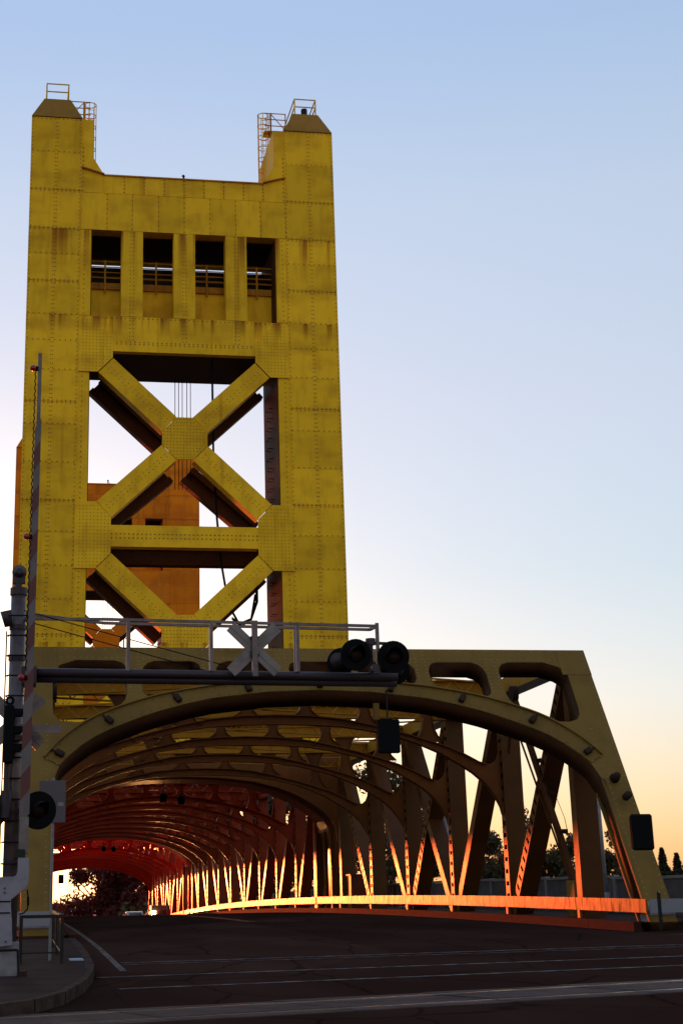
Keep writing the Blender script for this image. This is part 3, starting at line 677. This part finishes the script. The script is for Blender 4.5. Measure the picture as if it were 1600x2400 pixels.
# guard rails: one plate per panel, carried on the posts
def rtop(y): return road(y)+.82
for s in (-1, 1):
    for (ys, nm) in (([42.5]+Pn[:-1]+[84.6, 90.6], 'near'), ([91.1, 98.3, 105.7, 113.1, 120.5, 128.2, 135.8, 143.5, 150.5, 156.4], 'lift'), ([157.0, 162.6, 169.5, 177.2, 184.9, 192.3, 199.4, 205], 'far')):
        side = 'right' if s > 0 else 'left'
        lab = {'near': 'on the near span', 'lift': 'on the lift span', 'far': 'on the far span'}[nm]
        gr = thing('guard_rail', (8.0*s, ys[0], rtop(ys[0])-.8), f'gold plate guard rail {lab} along the {side} side of the road', 'guard rail', 'guard rails of the bridge')
        for a, c in zip(ys, ys[1:]):
            b = MB(); x0, x1 = sorted((7.99*s, 8.05*s)); a += .012; c -= .012; h_ = .36
            b.add([(x0,a,rtop(a)-h_),(x1,a,rtop(a)-h_),(x1,a,rtop(a)),(x0,a,rtop(a)),(x0,c,rtop(c)-h_),(x1,c,rtop(c)-h_),(x1,c,rtop(c)),(x0,c,rtop(c))],
                  [(0,1,2,3),(7,6,5,4),(0,4,5,1),(3,2,6,7),(0,3,7,4),(1,5,6,2)])
            b.build('rail_plate', RAILM, gr)
            MB().box(min(8.055*s, 8.14*s), max(8.055*s, 8.14*s), c-.1, c+.1, road(c)+.2, rtop(c)-.05).build('bracket', RAILM, gr)
        if nm == 'near':
            MB().box(min(8.06*s, 9.1*s), max(8.06*s, 9.1*s), 42.32, 42.38, rtop(42.4)-.36, rtop(42.4)).build('end_return', PARAC, gr)

# ---------------------------------------------------------------- walkway parapet and lamp columns on the right
for s in (1,):
    pr = thing('walkway_parapet', (11.5, 60, .2), 'long grey panelled walkway parapet behind the right hand truss', 'parapet')
    y = 39.0; k = 0
    while y < 150:
        z = road(max(y, 44))
        MB().box(11.47, 11.53, y+.12, y+3.53, z+.25, z+1.36).build('panel', PARA, pr)
        MB().box(11.40, 11.60, y, y+3.64, z+1.37, z+1.46).build('cap', PARAC, pr)
        MB().box(11.38, 11.62, y-.10, y+.10, z+.2, z+1.37).build('post', SPAN if k % 2 else PARAC, pr)
        y += 3.65; k += 1
wl = thing('low_wall', (20, 41.6, 0), 'dark low wall with a pale cap at the right edge of the picture', 'wall')
MB().box(11.7, 60, 41.3, 41.6, -.9, 1.36).build('wall_body', PARA, wl); MB().box(11.65, 60, 41.25, 41.65, 1.36, 1.45).build('cap', PARAC, wl)
for i, (x, y, lab) in enumerate(((10.5, 52.4, 'thick grey lamp column behind the right leg of the near portal'), (10.5, 71.8, 'grey lamp column behind the crossing diagonals of the near truss'), (10.5, 100.5, 'grey lamp column beside the lift span just past the near tower'), (10.5, 128, 'grey lamp column halfway along the lift span'))):
    lp = thing('lamp_column', (x, y, road(y)+.22), lab, 'lamp post', 'lamp columns on the walkway'); z = road(y)+.2
    MB().tube((x, y, z), (x, y, z+5.6), .20, 10, .13).build('column', GREYP, lp, True)
    MB().tube((x, y, z), (x, y, z+.7), .26, 10, .24).build('base', GREYP, lp, True)
    MB().beam((x, y, z+5.6), (x-1.2, y, z+5.8), .07, .07, (0,1,0)).build('arm', GREYP, lp)
    MB().box(x-1.7, x-1.1, y-.14, y+.14, z+5.74, z+5.86).build('lantern', GREYP, lp)

# raised barrier arms of the lift bridge, just inside the near portal
def barrier(s, lab):
    x = 8.7*s; g_ = thing('barrier_gate', (x, 49.7, .2), lab, 'barrier gate', 'raised barrier gates'); z = road(46)+.22
    MB().box(x-.28, x+.28, 49.3, 50.1, z, z+1.15).build('cabinet', OLIVE, g_, bevel=.03)
    MB().box(x-.4, x+.4, 49.1, 50.3, z-.02, z+.06).build('plinth', CONC, g_)
    p, q = V((8.55*s, 49.5, z+1.0)), V((7.9*s, 52.6, 7.45))
    MB().beam(p, q, .16, .20).build('arm', BROWN, g_)
    MB().beam(p+V((0,.35,0)), q+V((0,-.5,-1.6)), .05, .06).build('stay', BROWN, g_)
    MB().tube(q+V((-.1,0,.05)), q+V((.1,0,.05)), .30, 14).build('pulley', DARKB, g_)
    MB().beam(q, V((7.9*s, 53.6, 5.6)), .08, .12).build('hanger', BROWN, g_)
    for f in (.25, .45, .62):
        c = p+(q-p)*f; MB().obox(c+V((.14,-.12,.1)), (.09,0,0), (0,.09,0), (0,0,.07)).build('arm_lamp', DARKB, g_)
    cb = MB().pipe([p+V((.1,.1,.2)), p+(q-p)*.3+V((.2,-.3,.2)), p+(q-p)*.62+V((.1,-.2,.2))], .012, 4); cb.build('cable', BLK, g_)
    MB().pipe([p+V((.02,-.9,-.6)), p+(q-p)*.75+V((.0,-.15,0))], .012, 4).build('stay_wire', BLK, g_)
barrier(1, 'raised brown barrier arm with pulley inside the right leg of the near portal')
barrier(-1, 'raised brown barrier arm with pulley behind the left end of the near portal')
CABM = paint('rusty_cabinet_red', (.16, .030, .012), (.09, .018, .010), (.06, .012, .006), .4)
cbn = thing('control_cabinet', (8.6, 82.6, .4), 'rusty ribbed metal cabinet by the foot of the near tower', 'cabinet')
MB().box(8.22, 8.98, 82.4, 83.3, road(83)+.2, 2.1).build('body', CABM, cbn)
for k in range(4): MB().box(8.25+.19*k, 8.29+.19*k, 82.37, 82.4, road(83)+.25, 2.08).build('rib', CABM, cbn)
MB().box(8.18, 9.02, 82.34, 83.34, 2.1, 2.16).build('lid', CABM, cbn)

# ---------------------------------------------------------------- railway signals on the left pavement
mz = road(28)+.16; MX, MY = -9.155, 28.0
cs = thing('cantilever_signal', (MX, MY, mz), 'galvanised mast with cantilever arm, handrail and flashing lamps over the road', 'railway signal')
ms = MB().tube((MX, MY, mz), (MX, MY, 6.05), .135, 18).build('mast', GALV, cs, True)
MB().tube((MX, MY, 6.03), (MX, MY, 6.16), .155, 18).build('mast_cap', PURP, ms)
bl = MB().tube((MX-.02, MY, 6.15), (MX, MY, 6.3), .07, 10).build('bell_stem', PURP, cs)
MB().tube((MX, MY-.13, 6.45), (MX, MY-.03, 6.45), .05, 16, .13).tube((MX, MY-.03, 6.45), (MX, MY+.03, 6.45), .10, 16, .10).tube((MX, MY+.03, 6.45), (MX, MY+.11, 6.45), .13, 16, .04).box(MX-.11, MX+.11, MY-.05, MY+.05, 6.24, 6.50).build('bell', PURP, cs)
for k in range(13):
    z = 1.4+.352*k; MB().pipe([V((MX-.16, MY-.12, z)), V((MX-.16, MY-.24, z)), V((MX+.15, MY-.24, z)), V((MX+.15, MY-.12, z))], .016, 5).build('rung', BLKG, cs)
for z in (5.45, 3.3, 4.9): MB().tube((MX, MY, z-.04), (MX, MY, z+.04), .15, 16).build('clamp', PURP, cs)
MB().tube((MX-.19, MY-.2, 1.2), (MX-.19, MY-.2, 5.35), .014, 5).build('conduit', BLKG, cs)
MB().tube((MX-.22, MY-.16, 5.72), (MX-.16, MY-.1, 5.45), .10, 12, .07).build('horn', PURP, cs, True)
for z, y in ((4.665, 28.0), (4.565, 28.12)): MB().tube((MX+.1, y, z), (-2.27, y, z-.065), .072, 12).build('arm_pipe', PURP, cs, True)
MB().box(MX-.05, MX+.35, 27.9, 28.45, 4.45, 4.75).build('arm_bracket', PURP, cs)
hr = MB()
for z, y in ((5.585, 27.95), (5.63, 28.6)):
    hr.beam((-7.6, y, z+.02), (-2.62, y, z-.06), .05, .05, (0,1,0))
hr.beam((MX, 27.95, 5.60), (-7.6, 27.95, 5.605), .05, .05, (0,1,0)); hr.beam((MX, 28.2, 5.75), (-7.6, 28.6, 5.65), .05, .05, (0,1,0)); hr.beam((-2.62, 27.95, 5.53), (-2.62, 28.6, 5.57), .05, .05, (0,0,1))
hr.build('handrail', GALV, cs)
for x in (-7.2, -5.7, -4.12, -2.63):
    for y in (27.95, 28.45):
        if x > -3 and y > 28: continue
        MB().box(x-.03+(.05 if y > 28 else 0), x+.03+(.05 if y > 28 else 0), y-.03, y+.03, 4.68, 5.58).build('handrail_post', GALV, cs)
for x0, z0, x1 in ((MX+.1, 5.74, -5.1), (MX+.1, 5.56, -5.8)): MB().tube((x0, 27.9, z0), (x1, 28.0, 4.70), .009, 4).build('guy_wire', BLK, cs)
def crossbuck(root, cx, y, cz, L, wd, name='crossbuck'):
    MB().box(cx-.05, cx+.05, y-.13, y-.04, cz-.5, cz+.5).build('sign_post', GALV, root)
    for k, sg in enumerate((1, -1)):
        d = V((math.cos(math.radians(44)), 0, math.sin(math.radians(44))*sg)); nn = V((-d.z, 0, d.x))
        MB().obox((cx, y-.012*k, cz), d*L/2, nn*wd/2, V((0,.006,0))).build(name+'_blade', ALU, root)
        MB().obox((cx, y-.012*k-.012, cz), d*L/2, nn*.012, V((0,.006,0))).build(name+'_stiffener', ALU, root)
ALU = mat('brushed_aluminium_sign_back', (.155, .132, .136), .42, .4, (.10, .086, .09), 4)
crossbuck(cs, -4.945, 27.8, 5.06, 1.18, .215)
for dz in (.18, -.14): MB().box(-5.02, -4.87, 27.7, 27.76, 5.06+dz, 5.10+dz).build('sign_clamp', BLKG, cs)
crossbuck(cs, MX+.02, 28.32, 3.84, 1.22, .24)
def flasher(root, c, tilt=0, r=.29):
    c = V(c); d = V((math.sin(tilt), -math.cos(tilt), -.08)).normalized(); a = d.cross(V((0,0,1))).normalized(); u = a.cross(d)
    MB().tube(c+d*.0, c+d*.025, r, 24).build('target_disc', BLK, root, False)
    hd = MB(); n = 14
    for i in range(n):
        t0, t1 = math.radians(-25+230*i/n), math.radians(-25+230*(i+1)/n)
        f = lambda t: .34*max(.25, math.sin(max(0, min(math.pi, t*.8+.55))))
        P = lambda t, l: c+(a*math.cos(t)+u*math.sin(t))*.155+d*l
        hd.add([P(t0,.02), P(t1,.02), P(t1,f(t1)), P(t0,f(t0))], [(0,1,2,3)])
    hd.build('hood', BLKG, root)
    MB().tube(c+d*.026, c+d*.05, .14, 16, .11).build('lens', LENS, root, True)
    MB().tube(c-d*.22, c, .13, 14, .16).build('housing', PURP, root, True)
flasher(cs, (-3.09, 27.75, 4.96), .05); flasher(cs, (-2.39, 27.75, 4.93), -.1)
flasher(cs, (-3.25, 28.35, 4.92), 2.6, .27); flasher(cs, (-2.22, 28.35, 4.78), 3.0, .27)
MB().tube((-2.75, 28, 4.65), (-2.75, 28, 5.28), .045, 8).tube((-2.75, 28, 5.18), (-2.75, 28, 5.3), .09, 10).build('lamp_stem', PURP, cs)
MB().beam((-3.2, 27.95, 5.22), (-2.3, 27.95, 5.2), .05, .05, (0,1,0)).build('lamp_crossarm', BLKG, cs)
MB().tube((-2.74, 27.7, 4.72), (-2.74, 27.8, 4.72), .075, 12).build('junction_box', PURP, cs)
fl1 = thing('flashing_light_pair', (MX, 27.85, 2.27), 'black round flashing light discs on the mast above the white gate bracket', 'railway signal')
flasher(fl1, (-8.72, 27.75, 2.27), .35, .32); flasher(fl1, (-9.55, 27.75, 2.27), .35, .32)
MB().beam((-9.5, 27.85, 2.27), (-8.75, 27.85, 2.27), .06, .06, (0,1,0)).build('crossarm', BLKG, fl1)

ts = thing('traffic_signal', (-9.27, 27.75, 3.1), 'black three lamp traffic signal seen side on, clamped to the galvanised mast', 'traffic light', 'traffic signals')
MB().box(-9.33, -9.17, 27.45, 27.75, 3.05, 4.02).build('housing', BLK, ts, bevel=.02)
MB().ring((-9.25, 27.6, 4.11), .06, .025, (0,1,0), 12).tube((-9.25, 27.6, 4.0), (-9.25, 27.6, 4.07), .04, 8).build('eye_bolt', BLK, ts)
for z in (3.86, 3.56, 3.26):
    b = MB(); n = 12
    P = lambda t, x, r: (x, 27.6+math.cos(t)*r, z+math.sin(t)*r)
    for i in range(n):
        t0, t1 = math.radians(-10+200*i/n), math.radians(-10+200*(i+1)/n)
        l = lambda t: -9.17+.31*(.35+.65*max(0, math.sin(t)))
        b.add([P(t0,-9.18,.12), P(t1,-9.18,.12), P(t1,l(t1),.11), P(t0,l(t0),.11)], [(0,1,2,3)])
    b.build('visor', BLK, ts); MB().tube((-9.18, 27.6, z), (-9.15, 27.6, z), .11, 14, .09).build('lens', LENS, ts, True)
MB().box(-9.20, -9.0, 27.62, 27.9, 3.45, 3.52).build('clamp', PURP, ts); MB().tube((-9.27, 27.75, 2.45), (-9.27, 27.75, 3.06), .055, 10).tube((-9.27, 27.75, 2.15), (-9.27, 27.75, 2.6), .10, 10).build('mount', PURP, ts)
MB().beam((-9.1, 27.7, 3.65), (-8.36, 27.7, 3.63), .03, .14, (0,1,0)).build('side_arm', GALV, ts)

gt = thing('crossing_gate', (-9.2, 27.5, road(27.5)+.16), 'white crossing gate machine with upright red and white striped arm', 'crossing gate')
n_st = 17; z0, z1 = 2.1, 9.1
for k in range(n_st):
    a, c = z0+(z1-z0)*k/n_st, z0+(z1-z0)*(k+1)/n_st
    wa = .085-.03*k/n_st; xa = -8.955+.05*k/n_st; sl_ = .16; yb = 27.44
    MB().prism([(xa-wa, a-sl_), (xa+wa, a+sl_ if k else a-sl_), (xa+wa, c+sl_), (xa-wa, c-sl_)], (0, yb, 0), (1,0,0), (0,0,1), (0,1,0), 0, .035).build('stripe', RED if k % 2 else GATEW, gt) if False else None
GATEW = mat('gate_arm_white', (.12, .092, .098), .5, 0, (.09, .068, .072), 3)
for k in range(n_st):
    a, c = z0+(z1-z0)*k/n_st, z0+(z1-z0)*(k+1)/n_st
    wa = .085-.03*k/n_st; xa = -8.955+.06*k/n_st; sl_ = .10; yb = 27.44
    MB().prism([(xa-wa, a-sl_), (xa+wa, a+sl_), (xa+wa, c+sl_-.004), (xa-wa, c-sl_-.004)], (0, yb, 0), (1,0,0), (0,0,1), (0,1,0), 0, .035).build('stripe', RED if k % 2 else GATEW, gt)
MB().box(-8.93, -8.86, 27.45, 27.48, 9.0, 10.45).build('arm_tip', GALV, gt)
MB().box(-9.035, -8.875, 27.42, 27.5, 1.55, 2.15).build('arm_root', ALU, gt, bevel=.01)
for z, x in ((10.13, -9.02), (6.97, -9.05), (4.48, -9.07)):
    bs = bpy.data.meshes.new('gate_lamp'); bm = bmesh.new(); bmesh.ops.create_uvsphere(bm, u_segments=14, v_segments=9, radius=.06); bm.to_mesh(bs); bm.free(); bs.materials.append(REDL)
    for p in bs.polygons: p.use_smooth = True
    ob = link('gate_lamp', bs, gt); ob.location = (x, 27.38, z)
    MB().box(x+.04, x+.10, 27.37, 27.44, z-.035, z+.035).build('lamp_mount', BLK, gt)
cw = MB().pipe([V((-9.0+.012*math.sin(i*1.9)+.03*i/140, 27.42, 4.6+5.5*i/140)) for i in range(141)], .010, 4).build('coiled_cable', BLK, gt)
bk = [(-9.04,1.48),(-8.855,1.48),(-8.85,1.12),(-8.87,1.05),(-8.92,.97),(-9.14,.81),(-9.11,.47),(-9.09,.10),(-9.5,.06),(-9.5,1.18),(-9.10,1.18),(-9.06,1.20),(-9.04,1.27)]
MB().prism(bk, (0, 27.35, 0), (1,0,0), (0,0,1), (0,1,0), 0, .05).build('white_bracket', WHT, gt, bevel=.006)
MB().box(-9.5, -9.13, 27.41, 27.9, .15, 1.1).build('machine_case', WHT, gt, bevel=.02)
MB().box(-9.10, -8.92, 27.36, 27.5, 1.46, 1.62).build('arm_pivot', BLKG, gt, bevel=.02)
for z in (.60, .78): MB().box(-9.5, -9.14, 27.335, 27.352, z, z+.02).build('vent_slot', BLK, gt)
for x, z in ((-9.24, 1.0), (-9.24, .93), (-9.2, .16)): MB().tube((x, 27.33, z), (x, 27.352, z), .015, 8).build('bolt', BLKG, gt)
MB().box(-9.45, -8.98, 27.5, 27.95, road(27.5)+.1, .15).build('base', GREYP, gt, bevel=.02)
MB().pipe([V((-8.87,27.5,.97)), V((-8.85,27.5,.8)), V((-8.86,27.5,.66)), V((-8.92,27.5,.60)), V((-9.0,27.5,.58))], .012, 5).tube((-8.85,27.5,.72),(-8.855,27.5,.86),.022,6).build('lead', BLK, gt)
MB().tube((-9.5, 27.2, .03), (-9.0, 27.2, .03), .022, 8).tube((-9.0, 27.2, .03), (-8.97, 27.2, road(27)+.1), .022, 8).build('guard_bar', BLKG, gt)
MB().box(-8.98, -8.84, 27.3, 27.6, road(27.5)+.1, road(27.5)+.26).build('foot_block', CONC, gt)

sg = thing('sign_board', (-8.33, 32, road(32)+.16), 'blank grey back of a sign on a thin post beside the left portal leg', 'sign')
MB().tube((-8.36, 32, road(32)+.1), (-8.36, 32, 3.15), .028, 8).build('post', GREYP, sg)
bd = MB().box(-8.64, -8.12, 31.93, 31.95, 2.28, 3.09).build('board', mat('sign_back_dark_grey', (.07, .06, .075), .5), sg, bevel=.005)
MB().box(-8.27, -8.16, 31.922, 31.928, 2.60, 2.67).build('sticker', WHT, bd)
pl_ = thing('pedestrian_railing', (-8.2, 31, road(31)+.16), 'dark pedestrian railing at the kerb in front of the left portal leg', 'railing', 'pedestrian railings')
zb = road(31)+.14
MB().box(-8.95, -8.14, 30.97, 31.03, .50, .56).build('top_bar', BLKG, pl_); MB().box(-8.95, -8.14, 30.985, 31.015, -.13, -.10).build('bottom_bar', BLKG, pl_)
for x, y in ((-8.17, 31), (-8.93, 31), (-8.17, 34), (-8.17, 37)): MB().box(x-.035, x+.035, y-.035, y+.035, road(y)+.12, .55).build('post', BLKG, pl_)
MB().beam((-8.17, 31, .53), (-8.17, 37.2, .62), .06, .06).build('top_bar', BLKG, pl_); MB().beam((-8.17, 31, -.12), (-8.17, 37.2, .02), .03, .03).build('bottom_bar', GALV, pl_)
for k in range(14): MB().box(-8.18, -8.16, 31.3+.42*k-.01, 31.3+.42*k+.01, road(31.3+.42*k)+.3, .54).build('baluster', BLKG, pl_)
pr2 = thing('pedestrian_railing', (7.6, 40, .1), 'small dark pedestrian railing at the kerb by the right portal leg', 'railing', 'pedestrian railings')
for x, y in ((7.42, 40.2), (7.95, 41.4), (7.7, 40.9)): MB().tube((x, y, road(40)+.1), (x, y, .78), .03, 8).build('post', BLKG, pr2)
for z in (.78, .12): MB().tube((7.42, 40.2, z), (7.95, 41.4, z), .028, 8).build('bar', BLKG, pr2)
MB().box(7.72, 7.9, 40.7, 40.76, .48, .62).build('plate', GREYP, pr2)

# signals hung on the near portal
hs = thing('traffic_signal', (2.05, 47, 5), 'black traffic signal box hanging under the crown of the near portal arch', 'traffic light', 'traffic signals')
MB().box(1.75, 2.40, 46.9, 47.15, 5.0, 6.0).build('backplate', BLK, hs, bevel=.03); MB().tube((2.05, 47.0, 6.0), (2.05, 47.0, 6.9), .03, 8).build('hanger', BLKG, hs)
MB().box(1.9, 2.25, 47.15, 47.4, 5.05, 5.95).build('housing', BLK, hs); MB().tube((1.72, 47.05, 6.0), (1.72, 47.05, 6.5), .10, 10).build('sensor', OLIVE, hs)
ls = thing('traffic_signal', (7.86, 42, 1.9), 'black traffic signal box clamped to the right leg of the near portal', 'traffic light', 'traffic signals')
MB().box(7.56, 8.16, 41.9, 42.1, 1.90, 2.86).build('backplate', BLK, ls, bevel=.05); MB().box(7.68, 8.02, 42.1, 42.4, 1.95, 2.8).build('housing', BLK, ls); MB().box(8.1, 8.2, 42.1, 43.0, 2.3, 2.4).build('clamp', BLKG, ls)
lw = thing('wall_lamp', (8.3, 44.6, 3.7), 'round floodlight and junction fitting on the right portal leg', 'lamp')
MB().tube((8.36, 45.0, 4.05), (8.36, 44.72, 4.12), .15, 14, .10).build('lamp_head', DARKB, lw, True); MB().tube((8.5, 44.6, 3.48), (8.5, 44.35, 3.54), .11, 12).build('fitting', DARKB, lw, True)
MB().beam((8.36, 45.15, 4.0), (8.6, 45.2, 4.0), .06, .06, (0,1,0)).build('bracket', DARKB, lw)
for (x, y, z, lab) in ((-.67, 91, 6.7, 'small round lamp under the near tower arch, left of a pair'), (.35, 91, 6.55, 'small round lamp under the near tower arch, right of a pair'), (.06, 162.4, 6.5, 'tiny lamp under the far tower arch, left of a pair'), (1.04, 162.4, 6.45, 'tiny lamp under the far tower arch, right of a pair')):
    tl = thing('tunnel_lamp', (x, y, z), lab, 'lamp', 'lamps hung under the arches')
    MB().tube((x, y-.05, z-.28), (x, y-.05, z+.05), .16, 12, .27).tube((x, y-.05, z+.05), (x, y-.05, z+.25), .27, 12, .1).build('shade', BLK, tl, True); MB().tube((x, y, z+.2), (x, y, 7.5), .03, 6).build('hanger', BLK, tl)
fs_ = thing('traffic_signal', (-2.5, 214, 4.1), 'tiny dark traffic signal hanging in the white opening of the far arch', 'traffic light', 'traffic signals')
MB().box(-2.85, -2.15, 213.8, 214.1, 4.05, 5.15).build('backplate', BLK, fs_); MB().tube((-2.5, 214, 5.1), (-2.5, 214, 7.2), .03, 6).build('hanger', BLK, fs_)
MB().tube((-12, 214, 7.2), (12, 214, 7.2), .04, 6).build('span_wire', BLK, fs_)

# ---------------------------------------------------------------- cars beyond the crest
def car(x, y, body, lab, suv=True, lamp=False):  # lamp: adds the single bright spot at the left rear
    z = road(y); h = 1.6 if suv else 1.42; c = thing('car', (x, y, z), lab, 'car', 'cars on the bridge')
    W = .95
    prof = [(-2.2,.35),(-2.25,.75),(-2.1,1.0),(-1.75,h-.06),(-1.2,h),(.5,h),(1.1,1.05),(2.1,.9),(2.25,.6),(2.2,.35)] if suv else [(-2.2,.35),(-2.25,.85),(-1.5,1.0),(-1.0,h-.04),(.3,h),(1.0,.98),(2.1,.82),(2.25,.55),(2.2,.35)]
    MB().prism([(p, q) for p, q in prof], (x, y, z), (0,1,0), (0,0,1), (1,0,0), -W, W).build('body', body, c, bevel=.06)
    gz = 1.0 if suv else .98
    MB().beam((x, y-2.12, z+gz+.06), (x, y-1.80, z+h-.12), 1.45, .03).build('rear_window', GLASS, c)
    MB().beam((x, y+1.08, z+1.1), (x, y+.56, z+h-.06), 1.4, .03).build('windscreen', GLASS, c)
    for sx_ in (-1, 1):
        MB().prism([(-1.5, 1.02), (-1.25, h-.12), (.35, h-.12), (.85, 1.04)], (x+sx_*(W+.004), y, z), (0,1,0), (0,0,1), (1,0,0), -.006, .006).build('side_window', GLASS, c)
        for yy in (-1.35, 1.4):
            wh = MB().tube((x+sx_*(W-.22), y+yy, z+.34), (x+sx_*(W+.02), y+yy, z+.34), .34, 18).build('tyre', BLK, c)
            MB().tube((x+sx_*(W+.02), y+yy, z+.34), (x+sx_*(W+.035), y+yy, z+.34), .21, 14).build('rim', GALV, wh)
        bright_spot = lamp and sx_ < 0
        MB().box(x+sx_*.78-.21, x+sx_*.78+.21, y-2.30, y-2.20, z+.72, z+1.04).build('tail_lamp', REARSPOT if bright_spot else REDL, c)
        MB().box(x+sx_*.72-.14, x+sx_*.72+.14, y+2.2, y+2.28, z+.62, z+.78).build('headlamp', LENSW, c)
        MB().box(x+sx_*(W+.01), x+sx_*(W+.2), y+.65, y+.75, z+1.0, z+1.14).build('mirror', body, c) if sx_ > 0 else MB().box(x-W-.2, x-W-.01, y+.65, y+.75, z+1.0, z+1.14).build('mirror', body, c)
    MB().box(x-.95, x+.95, y-2.31, y-2.2, z+.36, z+.56).build('bumper', BLKG, c)
    return c
GLASS = mat('car_glass', (.02, .022, .025), .05, 0, spec=.8); LENSW = mat('headlamp_lens', (.5, .5, .5), .1)
REARSPOT = mat('bright_rear_spot', (.9, .5, .2), .3, emit=(1, .42, .12), es=120)  # strong emission for the single bright spot at the car's left rear
car(6.3, 170, mat('dark_car_paint', (.015, .010, .010), .25, .3), 'dark sport utility car with one bright rear spot just over the road crest', True, True)
car(4.9, 186, mat('pale_car_paint', (.55, .5, .48), .25), 'pale car half hidden by the road crest left of the dark one', False)

# ---------------------------------------------------------------- trees beyond
def tree(x, y, z, h, rx, lab, n=2200, leaf=.5, seed=1, conifer=False, low=.12, grp='broadleaf trees beyond the bridge', leafm=None):
    rnd = random.Random(seed)
    t = thing('conifer_tree' if conifer else 'broadleaf_tree', (x, y, z), lab, 'tree', grp)
    tr = MB().tube((x, y, z), (x+.2, y, z+h*.55), h*.028, 8, h*.012)
    if not conifer:
        for k in range(7):
            a = rnd.uniform(0, 6.28); zz = z+h*rnd.uniform(.2, .5); e = V((x+math.cos(a)*rx*.6, y+math.sin(a)*rx*.6, zz+h*rnd.uniform(.12, .3)))
            tr.tube((x+.1, y, zz), e, h*.010, 5, h*.004)
    else: tr.tube((x+.2, y, z+h*.55), (x, y, z+h*.98), h*.012, 6, .02)
    tr.build('trunk', BARK, t)
    b = MB(); cl = []
    if not conifer:
        for k in range(16):
            u = rnd.uniform(low+.08, .92); r = rx*math.sqrt(max(.05, 1-((u-.52)/.5)**2)); a = rnd.uniform(0, 6.28); q = rnd.uniform(.15, .85)
            cl.append((x+math.cos(a)*r*q, y+math.sin(a)*r*q, z+h*u, rx*rnd.uniform(.25, .46)))
    for i in range(n):
        if conifer:
            u = rnd.random()**.8; zz = z+h*(.06+.94*u); r = rx*(1-u)**1.0*(.78+.22*math.sin(u*30))*math.sqrt(rnd.random())+.05; a = rnd.uniform(0, 6.28)
            p = V((x+math.cos(a)*r, y+math.sin(a)*r, zz-r*.2))
        else:
            cx_, cy_, cz_, cr = rnd.choice(cl); d = V((rnd.gauss(0,1), rnd.gauss(0,1), rnd.gauss(0,.8))); d.normalize(); p = V((cx_, cy_, cz_))+d*cr*rnd.uniform(.25, 1.08)
            if p.z < z+h*low: p.z = z+h*low+rnd.uniform(0, 1)
        s = leaf*rnd.uniform(.5, 1.2); a = V((rnd.gauss(0,1), rnd.gauss(0,1), rnd.gauss(0,1))).normalized(); c = a.cross(V((rnd.gauss(0,1), rnd.gauss(0,1), rnd.gauss(0,1)))).normalized()
        b.add([p-a*s, p+c*s*.45, p+a*s, p-c*s*.45], [(0,1,2,3)])
    b.build('crown', leafm or (LEAF2 if conifer else LEAF), t)
GZ = -2.75
far_trees = [
    (9.0, 338, 17, 7.5, 'large dark tree, red flare in its leaf colour, filling the far arch opening', .45, .0), (18.5, 346, 16, 7, 'dark tree at the right edge of the far arch opening', .45, .0),
    (-4.5, 372, 4.3, 3.2, 'low bush below the white sky in the far arch', .35, .0), (1.0, 366, 4.6, 3.4, 'low bush at the foot of the large tree in the far arch', .35, .0),
    (13.5, 333, 15, 6, 'dark tree, red flare in its leaf colour, between the two other trees of the far arch', .45, .0), (24, 300, 20, 5.5, 'first dark tree right of the far arch, behind the far span posts', .5, .0), (30, 296, 22, 5.5, 'second dark tree right of the far arch, behind the far tower', .5, .0), (35, 303, 23, 5.5, 'dark tree behind the far half of the lift span', .5, .0),
    (40, 300, 24, 7, 'tall tree seen through the lift span ribs, leftmost of the row', .5, .05), (49, 290, 26, 7, 'tall tree just left of the tower foot', .5, .05),
    (58.5, 285, 27, 6.5, 'tallest tree showing through the hole of the fourth arch rib', .5, .05), (66, 300, 20, 6, 'tree behind the crossing diagonals of the near truss', .5, .05),
    (74, 305, 15.5, 5, 'medium tree right of the crossing diagonals', .5, .05), (82.5, 298, 16, 5.5, 'leafy tree left of the second truss post', .45, .05),
    (89.5, 304, 20, 5.2, 'taller leafy tree behind the second truss post', .45, .05), (97, 300, 15, 4.6, 'rounded tree left of the barrier arm', .45, .05),
    (103.5, 306, 14, 4.2, 'small tree right of the barrier arm', .45, .05), (110.5, 303, 17, 5, 'tree behind the thick grey lamp column', .45, .05)]
for i, (x, y, h, r, lab, lf, low) in enumerate(far_trees):
    tree(x, y, GZ, h*1.06, r*1.2, lab, (13000 if y > 330 else 5600) if h > 12 else 2600, lf*1.15, 40+i, False, low, leafm=LEAFFLARE if y > 330 or x < 36 else None)
for i, (x, h, r, lab) in enumerate(((118.7, 12.9, 4.6, 'conifer nearest the right portal leg'), (121.7, 11.9, 4.2, 'shorter conifer in the middle of the right hand group'), (124.6, 14.6, 5.0, 'tall conifer cut by the right edge of the picture'))):
    tree(x, 306, GZ, h, r, lab, 5200, .5, 90+i, True, grp='conifers on the right')
hd = thing('hedge', (60, 330, GZ), 'dark continuous hedge at the foot of the far trees', 'hedge')
b = MB(); rnd = random.Random(5)
for i in range(5200):
    x = rnd.uniform(12, 150); p = V((x, 318+rnd.uniform(-3, 3), GZ+rnd.random()**1.3*(5.2+1.2*math.sin(x*.35)+.8*math.sin(x*1.1)))); s = rnd.uniform(.3, .7)
    a = V((rnd.gauss(0,1), rnd.gauss(0,1), rnd.gauss(0,1))).normalized(); c = a.cross(V((rnd.gauss(0,1), rnd.gauss(0,1), rnd.gauss(0,1)))).normalized()
    b.add([p-a*s, p+c*s*.5, p+a*s, p-c*s*.5], [(0,1,2,3)])
b.build('foliage', LEAF, hd)
